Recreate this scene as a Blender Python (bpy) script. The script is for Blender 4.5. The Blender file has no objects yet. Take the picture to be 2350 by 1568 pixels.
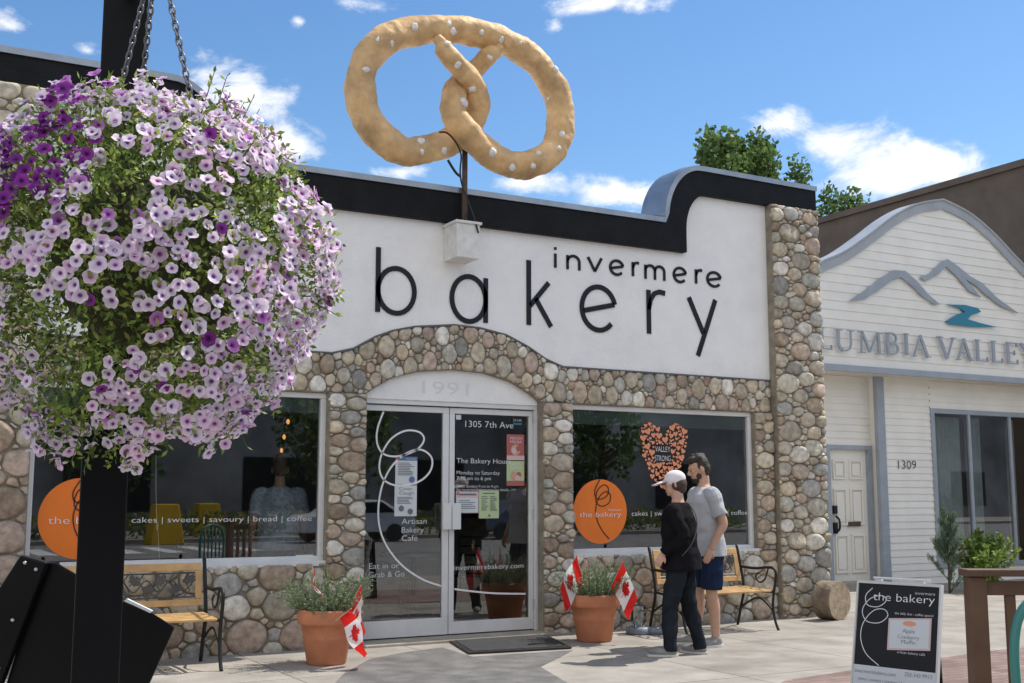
import bpy, bmesh, math, random
from mathutils import Vector as V, Matrix, noise
from math import sin, cos, pi, radians, atan, atan2, sqrt
rnd = random.Random(11)
sc = bpy.context.scene; COL = sc.collection
FPX = 2670.; TH = radians(29.3); PT = atan(356 / FPX)
CAM = V((0, -10.96, 1.45))
FW = V((sin(TH)*cos(PT), cos(TH)*cos(PT), sin(PT))); RT = V((cos(TH), -sin(TH), 0)); UP = RT.cross(FW)
def ray(x, y): return FW + RT*((x-1175)/FPX) + UP*((784-y)/FPX)
def fc(x, y, Y=0.):
    d = ray(x, y); return CAM + d*((Y-CAM.y)/d.y)
def gd(x, y, z=0.):
    d = ray(x, y); return CAM + d*((z-CAM.z)/d.z)
def at(x, y, D): return CAM + ray(x, y)*D

# ------------------------------------------------------------------ materials
def mat(name, c, rough=.6, var=.15, vs=6., bump=0., bs=60., metal=0., attr=False, spec=.5, trans=0., emit=0., dirt=0.):
    m = bpy.data.materials.new(name); m.use_nodes = True; nt = m.node_tree; N = nt.nodes; L = nt.links
    b = N['Principled BSDF']; b.inputs['Roughness'].default_value = rough; b.inputs['Metallic'].default_value = metal
    b.inputs['Specular IOR Level'].default_value = spec
    tc = N.new('ShaderNodeTexCoord')
    if attr:
        s = N.new('ShaderNodeAttribute'); s.attribute_name = 'Col'; out = s.outputs['Color']
    else:
        s = N.new('ShaderNodeRGB'); s.outputs[0].default_value = (*c, 1); out = s.outputs[0]
    def scale(out, sc_, det, a0, a1, b0, b1, rg=.5):
        nz = N.new('ShaderNodeTexNoise'); nz.inputs['Scale'].default_value = sc_; nz.inputs['Detail'].default_value = det; nz.inputs['Roughness'].default_value = rg
        L.new(tc.outputs['Object'], nz.inputs['Vector'])
        mr = N.new('ShaderNodeMapRange'); mr.inputs[1].default_value = a0; mr.inputs[2].default_value = a1; mr.inputs[3].default_value = b0; mr.inputs[4].default_value = b1
        L.new(nz.outputs['Fac'], mr.inputs[0])
        vm = N.new('ShaderNodeVectorMath'); vm.operation = 'SCALE'; L.new(out, vm.inputs[0]); L.new(mr.outputs[0], vm.inputs['Scale'])
        return vm.outputs[0]
    if var: out = scale(out, vs, 3, .3, .7, 1-var, 1+var)
    if dirt: out = scale(out, 1.3, 5, .45, .75, 1, 1-dirt, .7)
    L.new(out, b.inputs['Base Color'])
    if bump:
        n3 = N.new('ShaderNodeTexNoise'); n3.inputs['Scale'].default_value = bs; n3.inputs['Detail'].default_value = 2
        L.new(tc.outputs['Object'], n3.inputs['Vector'])
        bp = N.new('ShaderNodeBump'); bp.inputs['Strength'].default_value = bump; bp.inputs['Distance'].default_value = .02
        L.new(n3.outputs['Fac'], bp.inputs['Height']); L.new(bp.outputs[0], b.inputs['Normal'])
    if emit:
        b.inputs['Emission Color'].default_value = (*c, 1); b.inputs['Emission Strength'].default_value = emit
    if trans:
        t = N.new('ShaderNodeBsdfTranslucent'); mx = N.new('ShaderNodeMixShader'); mx.inputs[0].default_value = trans
        L.new(out, t.inputs['Color']); L.new(b.outputs[0], mx.inputs[1]); L.new(t.outputs[0], mx.inputs[2])
        L.new(mx.outputs[0], N['Material Output'].inputs['Surface'])
    return m
def glass_mat(name, tint=(.84, .88, .86), extra=.06):
    m = bpy.data.materials.new(name); m.use_nodes = True; nt = m.node_tree; N = nt.nodes; L = nt.links
    N.remove(N['Principled BSDF'])
    t = N.new('ShaderNodeBsdfTransparent'); t.inputs[0].default_value = (*tint, 1)
    g = N.new('ShaderNodeBsdfGlossy'); g.inputs['Roughness'].default_value = .01
    fr = N.new('ShaderNodeFresnel'); fr.inputs[0].default_value = 1.5
    a = N.new('ShaderNodeMath'); a.operation = 'ADD'; a.inputs[1].default_value = extra; L.new(fr.outputs[0], a.inputs[0])
    mx = N.new('ShaderNodeMixShader'); L.new(a.outputs[0], mx.inputs[0]); L.new(t.outputs[0], mx.inputs[1]); L.new(g.outputs[0], mx.inputs[2])
    L.new(mx.outputs[0], N['Material Output'].inputs['Surface'])
    return m
M = {}
M['stone'] = mat('river_stone', (1, 1, 1), .75, .3, 16, .5, 40, attr=True, spec=.3)
M['mortar'] = mat('mortar', (.27, .235, .18), .95, .25, 9, .6, 70)
M['stucco'] = mat('white_stucco', (.88, .865, .845), .9, .03, 3, .3, 55, dirt=.10)
M['black'] = mat('black_wood', (.008, .008, .009), .6, .35, 5, .4, 30, spec=.2)
M['flash'] = mat('galvanised_flashing', (.33, .365, .41), .42, .15, 4, .08, 12, metal=.7)
M['letter'] = mat('black_letter_paint', (.014, .015, .022), .6, .0, spec=.3)
M['alu'] = mat('white_aluminium', (.70, .70, .69), .4, .05)
M['silver'] = mat('brushed_silver', (.6, .6, .62), .3, .0, metal=.8)
M['glass'] = glass_mat('window_glass', extra=.18)
M['dglass'] = glass_mat('dark_glass', (.62, .68, .68), .2)
M['edgeshadow'] = mat('dark_edge_shadow', (.12, .11, .10), .7, 0)
M['vinyl'] = mat('white_vinyl', (.80, .80, .80), .6, 0)
M['orange'] = mat('orange_vinyl', (.86, .20, .015), .5, .03)
M['salmon'] = mat('salmon_vinyl', (.80, .31, .16), .5, 0)
M['brownink'] = mat('dark_brown_ink', (.03, .015, .01), .6, 0)
M['paper'] = mat('white_paper', (.64, .67, .68), .8, 0)
M['red'] = mat('faded_red_print', (.44, .12, .11), .6, 0)
M['blue'] = mat('blue_print', (.10, .18, .34), .6, 0)
M['green'] = mat('pale_green_paper', (.48, .58, .32), .7, 0)
M['pink'] = mat('pink_paper', (.66, .48, .48), .7, 0)
M['peach'] = mat('faded_peach_print', (.60, .34, .24), .7, 0)
M['grayink'] = mat('grey_ink', (.15, .17, .2), .7, 0)
M['raised'] = mat('off_white_relief', (.74, .72, .69), .8, 0)
M['interior'] = mat('interior_wall', (.27, .225, .175), .8, .5, 1.2)
M['intfloor'] = mat('interior_floor', (.16, .125, .09), .4, .2, 2)
M['blind'] = mat('roller_blind', (.13, .17, .16), .7, 0)
M['pretzel'] = mat('painted_pretzel', (.71, .46, .225), .6, .28, 4, .6, 14, dirt=.55, spec=.3)
M['salt'] = mat('painted_salt', (.76, .74, .72), .6, .15, 30)
M['rust'] = mat('rusty_steel', (.09, .055, .04), .7, .4, 20)
M['whitewood'] = mat('white_painted_wood', (.74, .72, .68), .6, .10, 12, .2, 20, dirt=.15)
M['cable'] = mat('black_rubber', (.012, .012, .012), .5, 0)
M['siding'] = mat('white_siding', (.83, .80, .74), .55, .04, 2, dirt=.08)
M['trim'] = mat('blue_grey_trim', (.31, .345, .39), .5, .08, 4)
M['trimlight'] = mat('grey_gable_trim', (.36, .385, .41), .5, .08, 4)
M['teal'] = mat('teal_sign_paint', (.015, .19, .29), .4, 0)
M['doorwhite'] = mat('white_door', (.80, .77, .70), .5, 0)
M['brownwall'] = mat('brown_render', (.15, .115, .092), .9, .15, 1.5, .3, 30, dirt=.2)
M['soffit'] = mat('soffit', (.66, .61, .52), .8, 0)
M['curtain'] = mat('curtain', (.75, .77, .75), .9, .1)
M['terracotta'] = mat('terracotta', (.54, .205, .10), .75, .14, 6, .15, 40, dirt=.2)
M['soil'] = mat('soil', (.05, .035, .025), .95, .3, 40)
M['rosemary'] = mat('rosemary_leaf', (.1, .16, .09), .6, 0, attr=True, trans=.25)
M['leaf'] = mat('leaf', (1, 1, 1), .5, 0, attr=True, trans=.42)
M['petal'] = mat('petal', (1, 1, 1), .55, 0, attr=True, trans=.35, spec=.25)
M['bark'] = mat('bark', (.12, .09, .07), .9, .3, 10, .8, 25)
M['logbark'] = mat('pale_bark', (.22, .17, .12), .9, .3, 10, .8, 25)
M['logcut'] = mat('cut_wood', (.38, .29, .19), .8, .3, 12, .3, 40)
M['postblack'] = mat('black_powdercoat', (.006, .006, .007), .4, .2, 3, spec=.16)
M['boxblack'] = mat('black_enamel', (.004, .004, .005), .3, .2, 3, spec=.2)
M['chain'] = mat('chain_steel', (.2, .2, .21), .4, 0, metal=.9)
M['coir'] = mat('coir_liner', (.05, .05, .02), .95, .3, 20)
M['slat'] = mat('varnished_slat', (.54, .33, .13), .45, .22, 6, .1, 30)
M['iron'] = mat('cast_iron', (.018, .018, .019), .5, 0, spec=.3)
M['pewter'] = mat('pewter_leaf', (.075, .073, .07), .5, .2, 12)
M['strap'] = mat('grey_strap', (.07, .07, .075), .6, 0, spec=.2)
M['flagred'] = mat('flag_red', (.78, .02, .015), .7, 0, trans=.35)
M['flagwhite'] = mat('flag_white', (.88, .88, .88), .7, 0, trans=.35)
M['stick'] = mat('flag_stick', (.5, .42, .3), .6, 0)
M['rubber'] = mat('rubber_mat', (.035, .035, .036), .85, .25, 15, .6, 120)
M['skin'] = mat('skin', (.60, .36, .26), .5, .06, 12, spec=.4)
M['skin2'] = mat('tanned_skin', (.54, .32, .22), .5, .06, 12, spec=.4)
M['hairdark'] = mat('dark_hair', (.036, .024, .017), .6, .4, 60, .6, 120)
M['hairbrown'] = mat('brown_hair', (.06, .034, .022), .6, .4, 60, .6, 120)
M['hairlight'] = mat('light_brown_hair', (.16, .10, .065), .6, .4, 60, .6, 120)
M['knitblack'] = mat('black_top', (.010, .009, .011), .9, .25, 10, .5, 14, spec=.08)
M['denim'] = mat('dark_denim', (.017, .021, .027), .9, .3, 10, .5, 14, spec=.08)
M['bluejean'] = mat('blue_jeans', (.13, .17, .24), .9, .3, 10, .5, 14, spec=.08)
M['greytee'] = mat('grey_shirt', (.44, .45, .47), .9, .08, 8, .4, 12, spec=.1)
M['navy'] = mat('navy_shorts', (.015, .026, .060), .9, .2, 10, .4, 12, spec=.1)
M['cap'] = mat('white_cap', (.80, .74, .76), .8, .05, spec=.2)
M['shoe'] = mat('grey_shoe', (.24, .24, .23), .7, .2, 20)
M['sole'] = mat('pale_sole', (.62, .6, .56), .6, 0)
M['plaid'] = mat('blue_shirt', (.50, .57, .70), .85, .3, 30)
M['eye'] = mat('eye_dark', (.01, .008, .006), .2, 0)
M['lip'] = mat('lip', (.38, .14, .12), .5, 0)
M['jug'] = glass_mat('clear_plastic', (.8, .86, .88), .08)
M['bowl'] = mat('grey_plastic', (.22, .25, .3), .4, 0)
M['board'] = mat('black_board', (.018, .018, .020), .6, 0, spec=.25)
M['signframe'] = mat('pale_sign_frame', (.6, .6, .58), .4, 0)
M['railwood'] = mat('brown_stained_wood', (.12, .06, .032), .6, .3, 4, .2, 20)
M['tealplastic'] = mat('teal_plastic', (.05, .22, .19), .4, 0)
M['yellow'] = mat('yellow_paint', (.70, .40, .01), .6, 0)
M['bulb'] = mat('lit_bulb', (1, .42, .1), .3, .0, emit=1.3)
M['greenchair'] = mat('dark_green_chair', (.01, .04, .03), .5, 0)
M['opp'] = mat('opposite_render', (.30, .285, .27), .9, .55, .3)
M['oppsign'] = mat('opposite_sign', (.6, .6, .6), .8, 0)
M['carwhite'] = mat('white_car_paint', (.7, .7, .7), .25, 0)
M['carblue'] = mat('blue_grey_car_paint', (.12, .15, .2), .25, 0)
M['zebra'] = mat('white_road_paint', (.7, .7, .68), .8, .1)

def ground_mat(name, c, kind):
    m = mat(name, c, .9, .16, 2.2, .4, 90, dirt=.34); nt = m.node_tree; N = nt.nodes; L = nt.links
    b = N['Principled BSDF']; src = b.inputs['Base Color'].links[0].from_socket
    br = N.new('ShaderNodeTexBrick'); tc = N.new('ShaderNodeTexCoord'); L.new(tc.outputs['Object'], br.inputs['Vector'])
    br.inputs['Color1'].default_value = (1, 1, 1, 1); br.inputs['Color2'].default_value = (.9, .9, .9, 1); br.inputs['Mortar'].default_value = (.45, .45, .45, 1)
    br.inputs['Scale'].default_value = 1
    if kind == 'slab':
        br.offset = 0; br.inputs['Brick Width'].default_value = 1.6; br.inputs['Row Height'].default_value = 1.7; br.inputs['Mortar Size'].default_value = .009
    else:
        br.inputs['Brick Width'].default_value = .21; br.inputs['Row Height'].default_value = .105; br.inputs['Mortar Size'].default_value = .006
        br.inputs['Color2'].default_value = (.7, .66, .66, 1)
    mx = N.new('ShaderNodeVectorMath'); mx.operation = 'MULTIPLY'; L.new(src, mx.inputs[0]); L.new(br.outputs['Color'], mx.inputs[1])
    L.new(mx.outputs[0], b.inputs['Base Color'])
    return m
M['concrete'] = ground_mat('concrete_pavement', (.355, .325, .283), 'slab')
M['pavers'] = ground_mat('brick_pavers', (.31, .215, .185), 'brick')
M['asphalt'] = mat('asphalt', (.24, .235, .225), .9, .2, 1.2, .4, 120, dirt=.3)
M['patch'] = mat('worn_asphalt', (.185, .178, .17), .95, .25, 5, .7, 140, dirt=.35)
M['slab'] = mat('door_slab', (.40, .355, .285), .9, .15, 4, .3, 90, dirt=.25)

# ------------------------------------------------------------------ mesh builder
ORG = {}
class MB:
    def __init__(s): s.v = []; s.f = []; s.m = []; s.c = []; s.cur = 0; s.col = (1, 1, 1)
    def P(s, p, c=None): s.v.append((p[0], p[1], p[2])); s.c.append(c or s.col); return len(s.v)-1
    def F(s, *i): s.f.append(tuple(i)); s.m.append(s.cur)
    def box(s, a, b):
        x0, y0, z0 = a; x1, y1, z1 = b
        return s.obox(V(((x0+x1)/2, (y0+y1)/2, (z0+z1)/2)), V(((x1-x0)/2, 0, 0)), V((0, (y1-y0)/2, 0)), V((0, 0, (z1-z0)/2)))
    def obox(s, c, X, Y, Z):
        i = len(s.v)
        for sz in (-1, 1):
            for a, b in ((-1, -1), (1, -1), (1, 1), (-1, 1)): s.P(c+X*a+Y*b+Z*sz)
        for q in ((3, 2, 1, 0), (4, 5, 6, 7), (0, 1, 5, 4), (1, 2, 6, 5), (2, 3, 7, 6), (3, 0, 4, 7)): s.F(*[i+k for k in q])
    def prism(s, pts, off):
        n = len(pts); i = len(s.v)
        for p in pts: s.P(p)
        for p in pts: s.P(V(p)+off)
        s.F(*range(i, i+n)); s.F(*range(i+2*n-1, i+n-1, -1))
        for k in range(n): s.F(i+k, i+n+k, i+n+(k+1) % n, i+(k+1) % n)
    def poly(s, pts): i = len(s.v); [s.P(p) for p in pts]; s.F(*range(i, i+len(pts)))
    def loft(s, rings, closed=False, cap=True):
        n = len(rings[0]); i = len(s.v)
        for r in rings:
            for p in r: s.P(p)
        R = len(rings)
        for a in range(R if closed else R-1):
            b = (a+1) % R
            for k in range(n): s.F(i+a*n+k, i+a*n+(k+1) % n, i+b*n+(k+1) % n, i+b*n+k)
        if cap and not closed: s.F(*range(i+n-1, i-1, -1)); s.F(*range(i+(R-1)*n, i+R*n))
    def tube(s, path, r, n=8, closed=False):
        path = [V(p) for p in path]; m = len(path)
        if not hasattr(r, '__len__'): r = [r]*m
        rings = []; pn = None
        for k, p in enumerate(path):
            a = path[(k-1) % m] if closed or k > 0 else p; b = path[(k+1) % m] if closed or k < m-1 else p
            t = (b-a); t = t.normalized() if t.length > 1e-9 else V((0, 0, 1))
            if pn is None: pn = t.orthogonal().normalized()
            pn = pn - t*pn.dot(t); pn = pn.normalized() if pn.length > 1e-6 else t.orthogonal().normalized()
            bn = t.cross(pn)
            rings.append([p+(pn*cos(2*pi*j/n)+bn*sin(2*pi*j/n))*r[k] for j in range(n)])
        s.loft(rings, closed)
    def lathe(s, prof, o, n=24): 
        o = V(o); s.loft([[o+V((r*cos(2*pi*j/n), r*sin(2*pi*j/n), z)) for j in range(n)] for r, z in prof])
    def ell(s, c, r, Mx=None, nu=14, nv=9):
        c = V(c); rings = []
        for k in range(nv):
            ph = pi*(k+.5)/nv
            ring = []
            for j in range(nu):
                q = V((r[0]*sin(ph)*cos(2*pi*j/nu), r[1]*sin(ph)*sin(2*pi*j/nu), -r[2]*cos(ph)))
                ring.append(c+(Mx@q if Mx else q))
            rings.append(ring)
        s.loft(rings)
    def ribbon(s, pts, w, X, Z, O, N, depth=.012, closed=False):
        n = len(pts); Lf = []; Rg = []
        for k in range(n):
            a = pts[k-1] if (k > 0 or closed) else pts[k]; b = pts[(k+1) % n] if (k < n-1 or closed) else pts[k]
            dx, dz = b[0]-a[0], b[1]-a[1]; l = sqrt(dx*dx+dz*dz) or 1; nx, nz = -dz/l*w/2, dx/l*w/2
            Lf.append(O+X*(pts[k][0]+nx)+Z*(pts[k][1]+nz)); Rg.append(O+X*(pts[k][0]-nx)+Z*(pts[k][1]-nz))
        rings = [[Lf[k]+N*depth, Rg[k]+N*depth, Rg[k], Lf[k]] for k in range(n)]
        s.loft(rings, closed)
    def xf(s, fn): s.v = [tuple(fn(p)) for p in s.v]; return s
    def add(s, o):
        i = len(s.v); s.v += o.v; s.c += o.c; s.f += [tuple(k+i for k in f) for f in o.f]; s.m += o.m
    def build(s, name, mats, parent=None, smooth=False, bevel=0., label=None, org=None, stuff=False):
        if not isinstance(mats, (list, tuple)): mats = [mats]
        me = bpy.data.meshes.new(name)
        off = ORG[parent.name] if parent else (V(org) if org is not None else V((0, 0, 0)))
        me.from_pydata([(p[0]-off.x, p[1]-off.y, p[2]-off.z) for p in s.v], [], s.f)
        for m in mats: me.materials.append(m)
        me.polygons.foreach_set('material_index', s.m)
        if smooth: me.polygons.foreach_set('use_smooth', [True]*len(s.f))
        a = me.color_attributes.new('Col', 'FLOAT_COLOR', 'POINT')
        a.data.foreach_set('color', [q for c in s.c for q in (c[0], c[1], c[2], 1.)])
        me.update()
        o = bpy.data.objects.new(name, me); COL.objects.link(o)
        if parent: o.parent = parent
        else: o.location = off
        ORG[o.name] = off
        if bevel:
            b = o.modifiers.new('b', 'BEVEL'); b.width = bevel; b.segments = 2; b.limit_method = 'ANGLE'
        if label: o['label'] = label
        if stuff: o['kind'] = 'stuff'
        return o
def remesh(mb, name, m, parent, vox=.01, it=3, label=None):
    o = mb.build(name, m, parent, True, label=label)
    bm = bmesh.new(); bm.from_mesh(o.data); bmesh.ops.recalc_face_normals(bm, faces=bm.faces[:]); bm.to_mesh(o.data); bm.free()
    r = o.modifiers.new('r', 'REMESH'); r.mode = 'VOXEL'; r.voxel_size = vox; r.use_smooth_shade = True
    q = o.modifiers.new('s', 'SMOOTH'); q.iterations = it; q.factor = .5
    bpy.context.view_layer.update()
    dg = bpy.context.evaluated_depsgraph_get()
    me = bpy.data.meshes.new_from_object(o.evaluated_get(dg)); o.modifiers.clear(); o.data = me
    if not me.materials: me.materials.append(m)
    me.polygons.foreach_set('use_smooth', [True]*len(me.polygons))
    return o
def thing(name, label, cat, loc=(0, 0, 0), group=None):
    o = bpy.data.objects.new(name, None); o.empty_display_size = .1; COL.objects.link(o); o.location = loc
    o['label'] = label; o['category'] = cat; ORG[o.name] = V(loc)
    if group: o['group'] = group
    return o
def tag(o, label, cat, group=None):
    o['label'] = label; o['category'] = cat
    if group: o['group'] = group
    return o
def struct(o): o['kind'] = 'structure'; return o
def copy_tree(o, parent=None):
    c = o.copy(); COL.objects.link(c); c.parent = parent
    for ch in list(o.children): copy_tree(ch, c)
    return c
def smoothpath(pts, n=6, closed=False):
    pts = [V(p) for p in pts]; m = len(pts); out = []
    for k in range(m if closed else m-1):
        if closed: p0, p1, p2, p3 = (pts[(k+j-1) % m] for j in range(4))
        else: p0, p1, p2, p3 = pts[max(k-1, 0)], pts[k], pts[k+1], pts[min(k+2, m-1)]
        for j in range(n):
            t = j/n
            out.append(.5*((2*p1)+(p2-p0)*t+(2*p0-5*p1+4*p2-p3)*t*t+(3*p1-p0-3*p2+p3)*t**3))
    if not closed: out.append(pts[-1])
    return out
_tc = {}
def tmesh(s):
    if s not in _tc:
        cu = bpy.data.curves.new('t', 'FONT'); cu.body = s; cu.resolution_u = 3; cu.offset = -.011
        ob = bpy.data.objects.new('t', cu); COL.objects.link(ob); bpy.context.view_layer.update()
        me = bpy.data.meshes.new_from_object(ob.evaluated_get(bpy.context.evaluated_depsgraph_get()))
        _tc[s] = ([tuple(v.co) for v in me.vertices], [tuple(p.vertices) for p in me.polygons])
        bpy.data.objects.remove(ob); bpy.data.curves.remove(cu); bpy.data.meshes.remove(me)
    return _tc[s]
def text(mb, s, O, X, Z, w=None, h=.1):
    vs, fs = tmesh(s)
    x0 = min(v[0] for v in vs); x1 = max(v[0] for v in vs); k = h/.70; kx = w/(x1-x0) if w else k
    i = len(mb.v)
    for v in vs: mb.P(O+X*((v[0]-x0)*kx)+Z*(v[1]*k))
    for f in fs: mb.F(*[i+q for q in f])
EX = V((1, 0, 0)); EZ = V((0, 0, 1)); EYm = V((0, -1, 0))
def ptext(mb, s, x0, x1, yb, cap, Y):
    O = fc(x0, yb, Y); w = fc(x1, yb, Y).x-O.x
    text(mb, s, O, EX, EZ, w, fc(x0, yb-cap, Y).z-O.z)
def arc(cx, cz, rx, rz, a0, a1, n=20): return [(cx+rx*cos(radians(a0+(a1-a0)*k/n)), cz+rz*sin(radians(a0+(a1-a0)*k/n))) for k in range(n+1)]
LET = {
 'b': [[(0, 0), (0, 1.43)], arc(.5, .5, .5, .5, 180, -180, 28)],
 'a': [[(1, 0), (1, 1)], arc(.5, .5, .5, .5, 0, 360, 28)],
 'k': [[(0, 0), (0, 1.43)], [(.05, .42), (.9, .97)], [(.3, .6), (1, 0)]],
 'e': [[(.04, .42), (.97, .62)], arc(.5, .5, .5, .5, 14, 318, 26)],
 'r': [[(0, 0), (0, 1)], [(0, .55), (.12, .78), (.35, .93), (.65, .98), (1, .96)]],
 'y': [[(0, 1), (.52, .2)], [(1, 1), (.3, -.32)]],
 'i': [[(.5, 0), (.5, 1)], [(.5, 1.28), (.5, 1.46)]],
 'n': [[(0, 0), (0, 1)], [(0, .55)]+arc(.5, .55, .5, .43, 170, 10, 14)+[(1, .5), (1, 0)]],
 'v': [[(0, 1), (.5, .02)], [(.5, .02), (1, 1)]],
 'm': [[(0, 0), (0, 1)], [(0, .6)]+arc(.25, .62, .25, .36, 170, 10, 10)+[(.5, .6), (.5, 0)], [(.5, .6)]+arc(.75, .62, .25, .36, 170, 10, 10)+[(1, .6), (1, 0)]],
}
def letter(mb, ch, x0, x1, yb, xh, sw, Y):
    O = fc(x0, yb, Y); w = max(fc(x1, yb, Y).x-O.x, .001); h = fc(x0, yb-xh, Y).z-O.z; s_ = fc(x0, yb-sw, Y).z-O.z
    for st in LET[ch]:
        mb.ribbon([(p[0]*w, p[1]*h) for p in st], s_, EX, EZ, O, EYm, .012)
def inside(poly, x, z):
    c = False; n = len(poly); j = n-1
    for i in range(n):
        xi, zi = poly[i]; xj, zj = poly[j]
        if (zi > z) != (zj > z) and x < (xj-xi)*(z-zi)/(zj-zi)+xi: c = not c
        j = i
    return c
PAL = [(.43, .385, .315), (.48, .41, .305), (.45, .35, .265), (.62, .575, .49), (.54, .47, .36), (.40, .38, .325), (.36, .275, .20), (.36, .345, .31), (.56, .465, .335), (.46, .405, .315), (.66, .615, .54), (.52, .44, .34), (.48, .37, .295), (.49, .445, .355)]
def stones(mb, poly, Y, size, seed, asp=1.25, dome=.07):
    rr = random.Random(seed)
    xs = [p[0] for p in poly]; zs = [p[1] for p in poly]; x0, x1, z0, z1 = min(xs), max(xs), min(zs), max(zs)
    S = []
    for lo, hi, dens in ((.50, .78, 22), (.34, .52, 70), (.21, .34, 140), (.12, .21, 200)):
        for _ in range(int((x1-x0)*(z1-z0)/(size*size)*dens)+40):
            x = rr.uniform(x0, x1); z = rr.uniform(z0, z1)
            if not inside(poly, x, z): continue
            r = size*rr.uniform(lo, hi); X = x/asp
            if not (inside(poly, x-.4*r, z) and inside(poly, x+.4*r, z) and inside(poly, x, z-.4*r) and inside(poly, x, z+.4*r)): continue
            if all((X-a)**2+(z-b)**2 > (.88*(r+q))**2 for a, b, q in S): S.append((X, z, r))
    NA = 22
    for i, (X, z, r) in enumerate(S):
        nb = [(a-X, b-z, q) for j, (a, b, q) in enumerate(S) if j != i and abs(a-X) < 2.6*size and abs(b-z) < 2.6*size]
        R = []; lean = rr.uniform(-.5, .5); sk = rr.uniform(.05, .38)
        for k in range(NA):
            t = 2*pi*k/NA; u, w = cos(t), sin(t); m = r*(1.5+sk*cos(2*(t-lean)))
            for dx, dz, q in nb:
                d = sqrt(dx*dx+dz*dz); c = (dx*u+dz*w)/d
                if c > .05: m = min(m, (d*d+r*r-q*q)/(2*d)/c)
            for _ in range(12):
                if inside(poly, (X+u*m)*asp, z+w*m): break
                m *= .9
            R.append(max(m, .2*r))
        R = [min((R[k-1]+2*R[k]+R[(k+1) % NA])/4, R[k]*1.02) for k in range(NA)]
        R = [min((R[k-1]+3*R[k]+R[(k+1) % NA])/5, R[k]*1.03) for k in range(NA)]
        R = [max(q*(.98+.05*noise.noise(V((k*.5, i*1.7, seed))))-.004, .006) for k, q in enumerate(R)]
        c = rr.choice(PAL); g = rr.uniform(.76, 1.18); c = tuple(q*g for q in c)
        H = dome*rr.uniform(.45, 1.15)*min(1, .45+.6*r/(.5*size)); tx = rr.uniform(-.4, .4); tz = rr.uniform(-.4, .4)
        base = len(mb.v); nf = rr.uniform(0, 50)
        for f, hh in ((1.0, -.2), (.975, .45), (.88, .82), (.62, .96), (.3, 1.0)):
            for k in range(NA):
                t = 2*pi*k/NA; q = R[k]*f
                nn = 1+.10*noise.noise(V((cos(t)*1.3+nf, sin(t)*1.3, f*2)))
                px, pz = q*cos(t)*nn, q*sin(t)*nn
                bm_ = .16*noise.noise(V((px*14+nf, pz*14, 3)))*f
                mb.P(((X*asp+px*asp), Y-H*(hh+bm_)*(1+tx*px/r+tz*pz/r), z+pz), c)
        for a in range(4):
            for k in range(NA): mb.F(base+a*NA+k, base+a*NA+(k+1) % NA, base+(a+1)*NA+(k+1) % NA, base+(a+1)*NA+k)
        mb.F(*[base+4*NA+k for k in range(NA)])
def rect(x0, x1, z0, z1): return [(x0, z0), (x1, z0), (x1, z1), (x0, z1)]
def frame(mb, x0, x1, z0, z1, w, y0, y1):
    mb.box((x0, y0, z0), (x1, y1, z0+w)); mb.box((x0, y0, z1-w), (x1, y1, z1))
    mb.box((x0, y0, z0+w), (x0+w, y1, z1-w)); mb.box((x1-w, y0, z0+w), (x1, y1, z1-w))

# ------------------------------------------------------------------ ground
g = MB(); g.poly([V((-600, -600, -.14)), V((600, -600, -.14)), V((600, 600, -.14)), V((-600, 600, -.14))]); struct(g.build('ground', M['asphalt']))
g = MB(); g.box((-60, -8.5, -.5), (90, 14, 0)); struct(g.build('pavement', M['concrete']))
g = MB(); g.box((-60, -8.66, -.5), (90, -8.5, .004)); struct(g.build('kerb', M['slab'], bevel=.02))
g = MB(); g.box((-60, -40, -.5), (90, -30, 0)); struct(g.build('far_pavement', M['concrete']))
g = MB()
for k in range(9): g.poly([V((1+k*1.15, -27, -.134)), V((1.55+k*1.15, -27, -.134)), V((1.55+k*1.15, -23, -.134)), V((1+k*1.15, -23, -.134))])
struct(g.build('road_marking', M['zebra']))
g = MB(); g.prism([gd(x, y, .004) for x, y in ((700, 1640), (790, 1545), (850, 1512), (930, 1497), (1015, 1486), (1085, 1507), (1315, 1492), (1285, 1508), (1240, 1530), (1290, 1560), (1420, 1640))], V((0, 0, -.05)))
struct(g.build('asphalt_path', M['patch']))
g = MB(); g.poly([gd(x, y, .006) for x, y in ((1700, 1640), (1800, 1562), (1960, 1537), (2230, 1500), (2420, 1475), (2700, 1500), (2500, 1700))]); struct(g.build('brick_paving', M['pavers']))

# ------------------------------------------------------------------ bakery building
xb, xa = fc(68, 1000).x, fc(68, 1000).x-.76
P30, D0, D1 = fc(748, 1100).x, fc(832, 1200).x, fc(1225, 1200).x
P50, P51 = fc(1240, 1200).x, fc(1309, 1150).x
RW1, RP0, RP1 = fc(1731, 1100).x, fc(1766, 900).x, fc(1874, 900).x
zS = (fc(1310, 1275).z+fc(1733, 1257).z+fc(740, 1291).z)/3; zW = (fc(1310, 930).z+fc(740, 905).z+fc(1725, 941).z)/3
zB = fc(1500, 858).z
xc = (xb+RP0)/2
aout = [(760, 815), (810, 801), (860, 774), (900, 760), (950, 751), (1040, 747), (1100, 754), (1160, 770), (1210, 797), (1250, 825), (1290, 843)]
ain = [(838, 908), (860, 890), (900, 868), (960, 853), (1040, 849), (1110, 856), (1170, 875), (1215, 903), (1238, 922)]
AO = [fc(*p) for p in aout]; AO = [(p.x, max(p.z, zB)) for p in AO]; AI = [(fc(*p).x, max(fc(*p).z, zW)) for p in ain]
bk = thing('bakery_building', 'white stucco bakery with cobblestone base and arch, black roof trim and large windows', 'building', (xc, 0, 0))
bandpoly = [(xb, zB)]+AO+[(RP0, zB), (RP0, zW), (P50, zW)]+AI[::-1]+[(D0, zW), (xb, zW)]
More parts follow.
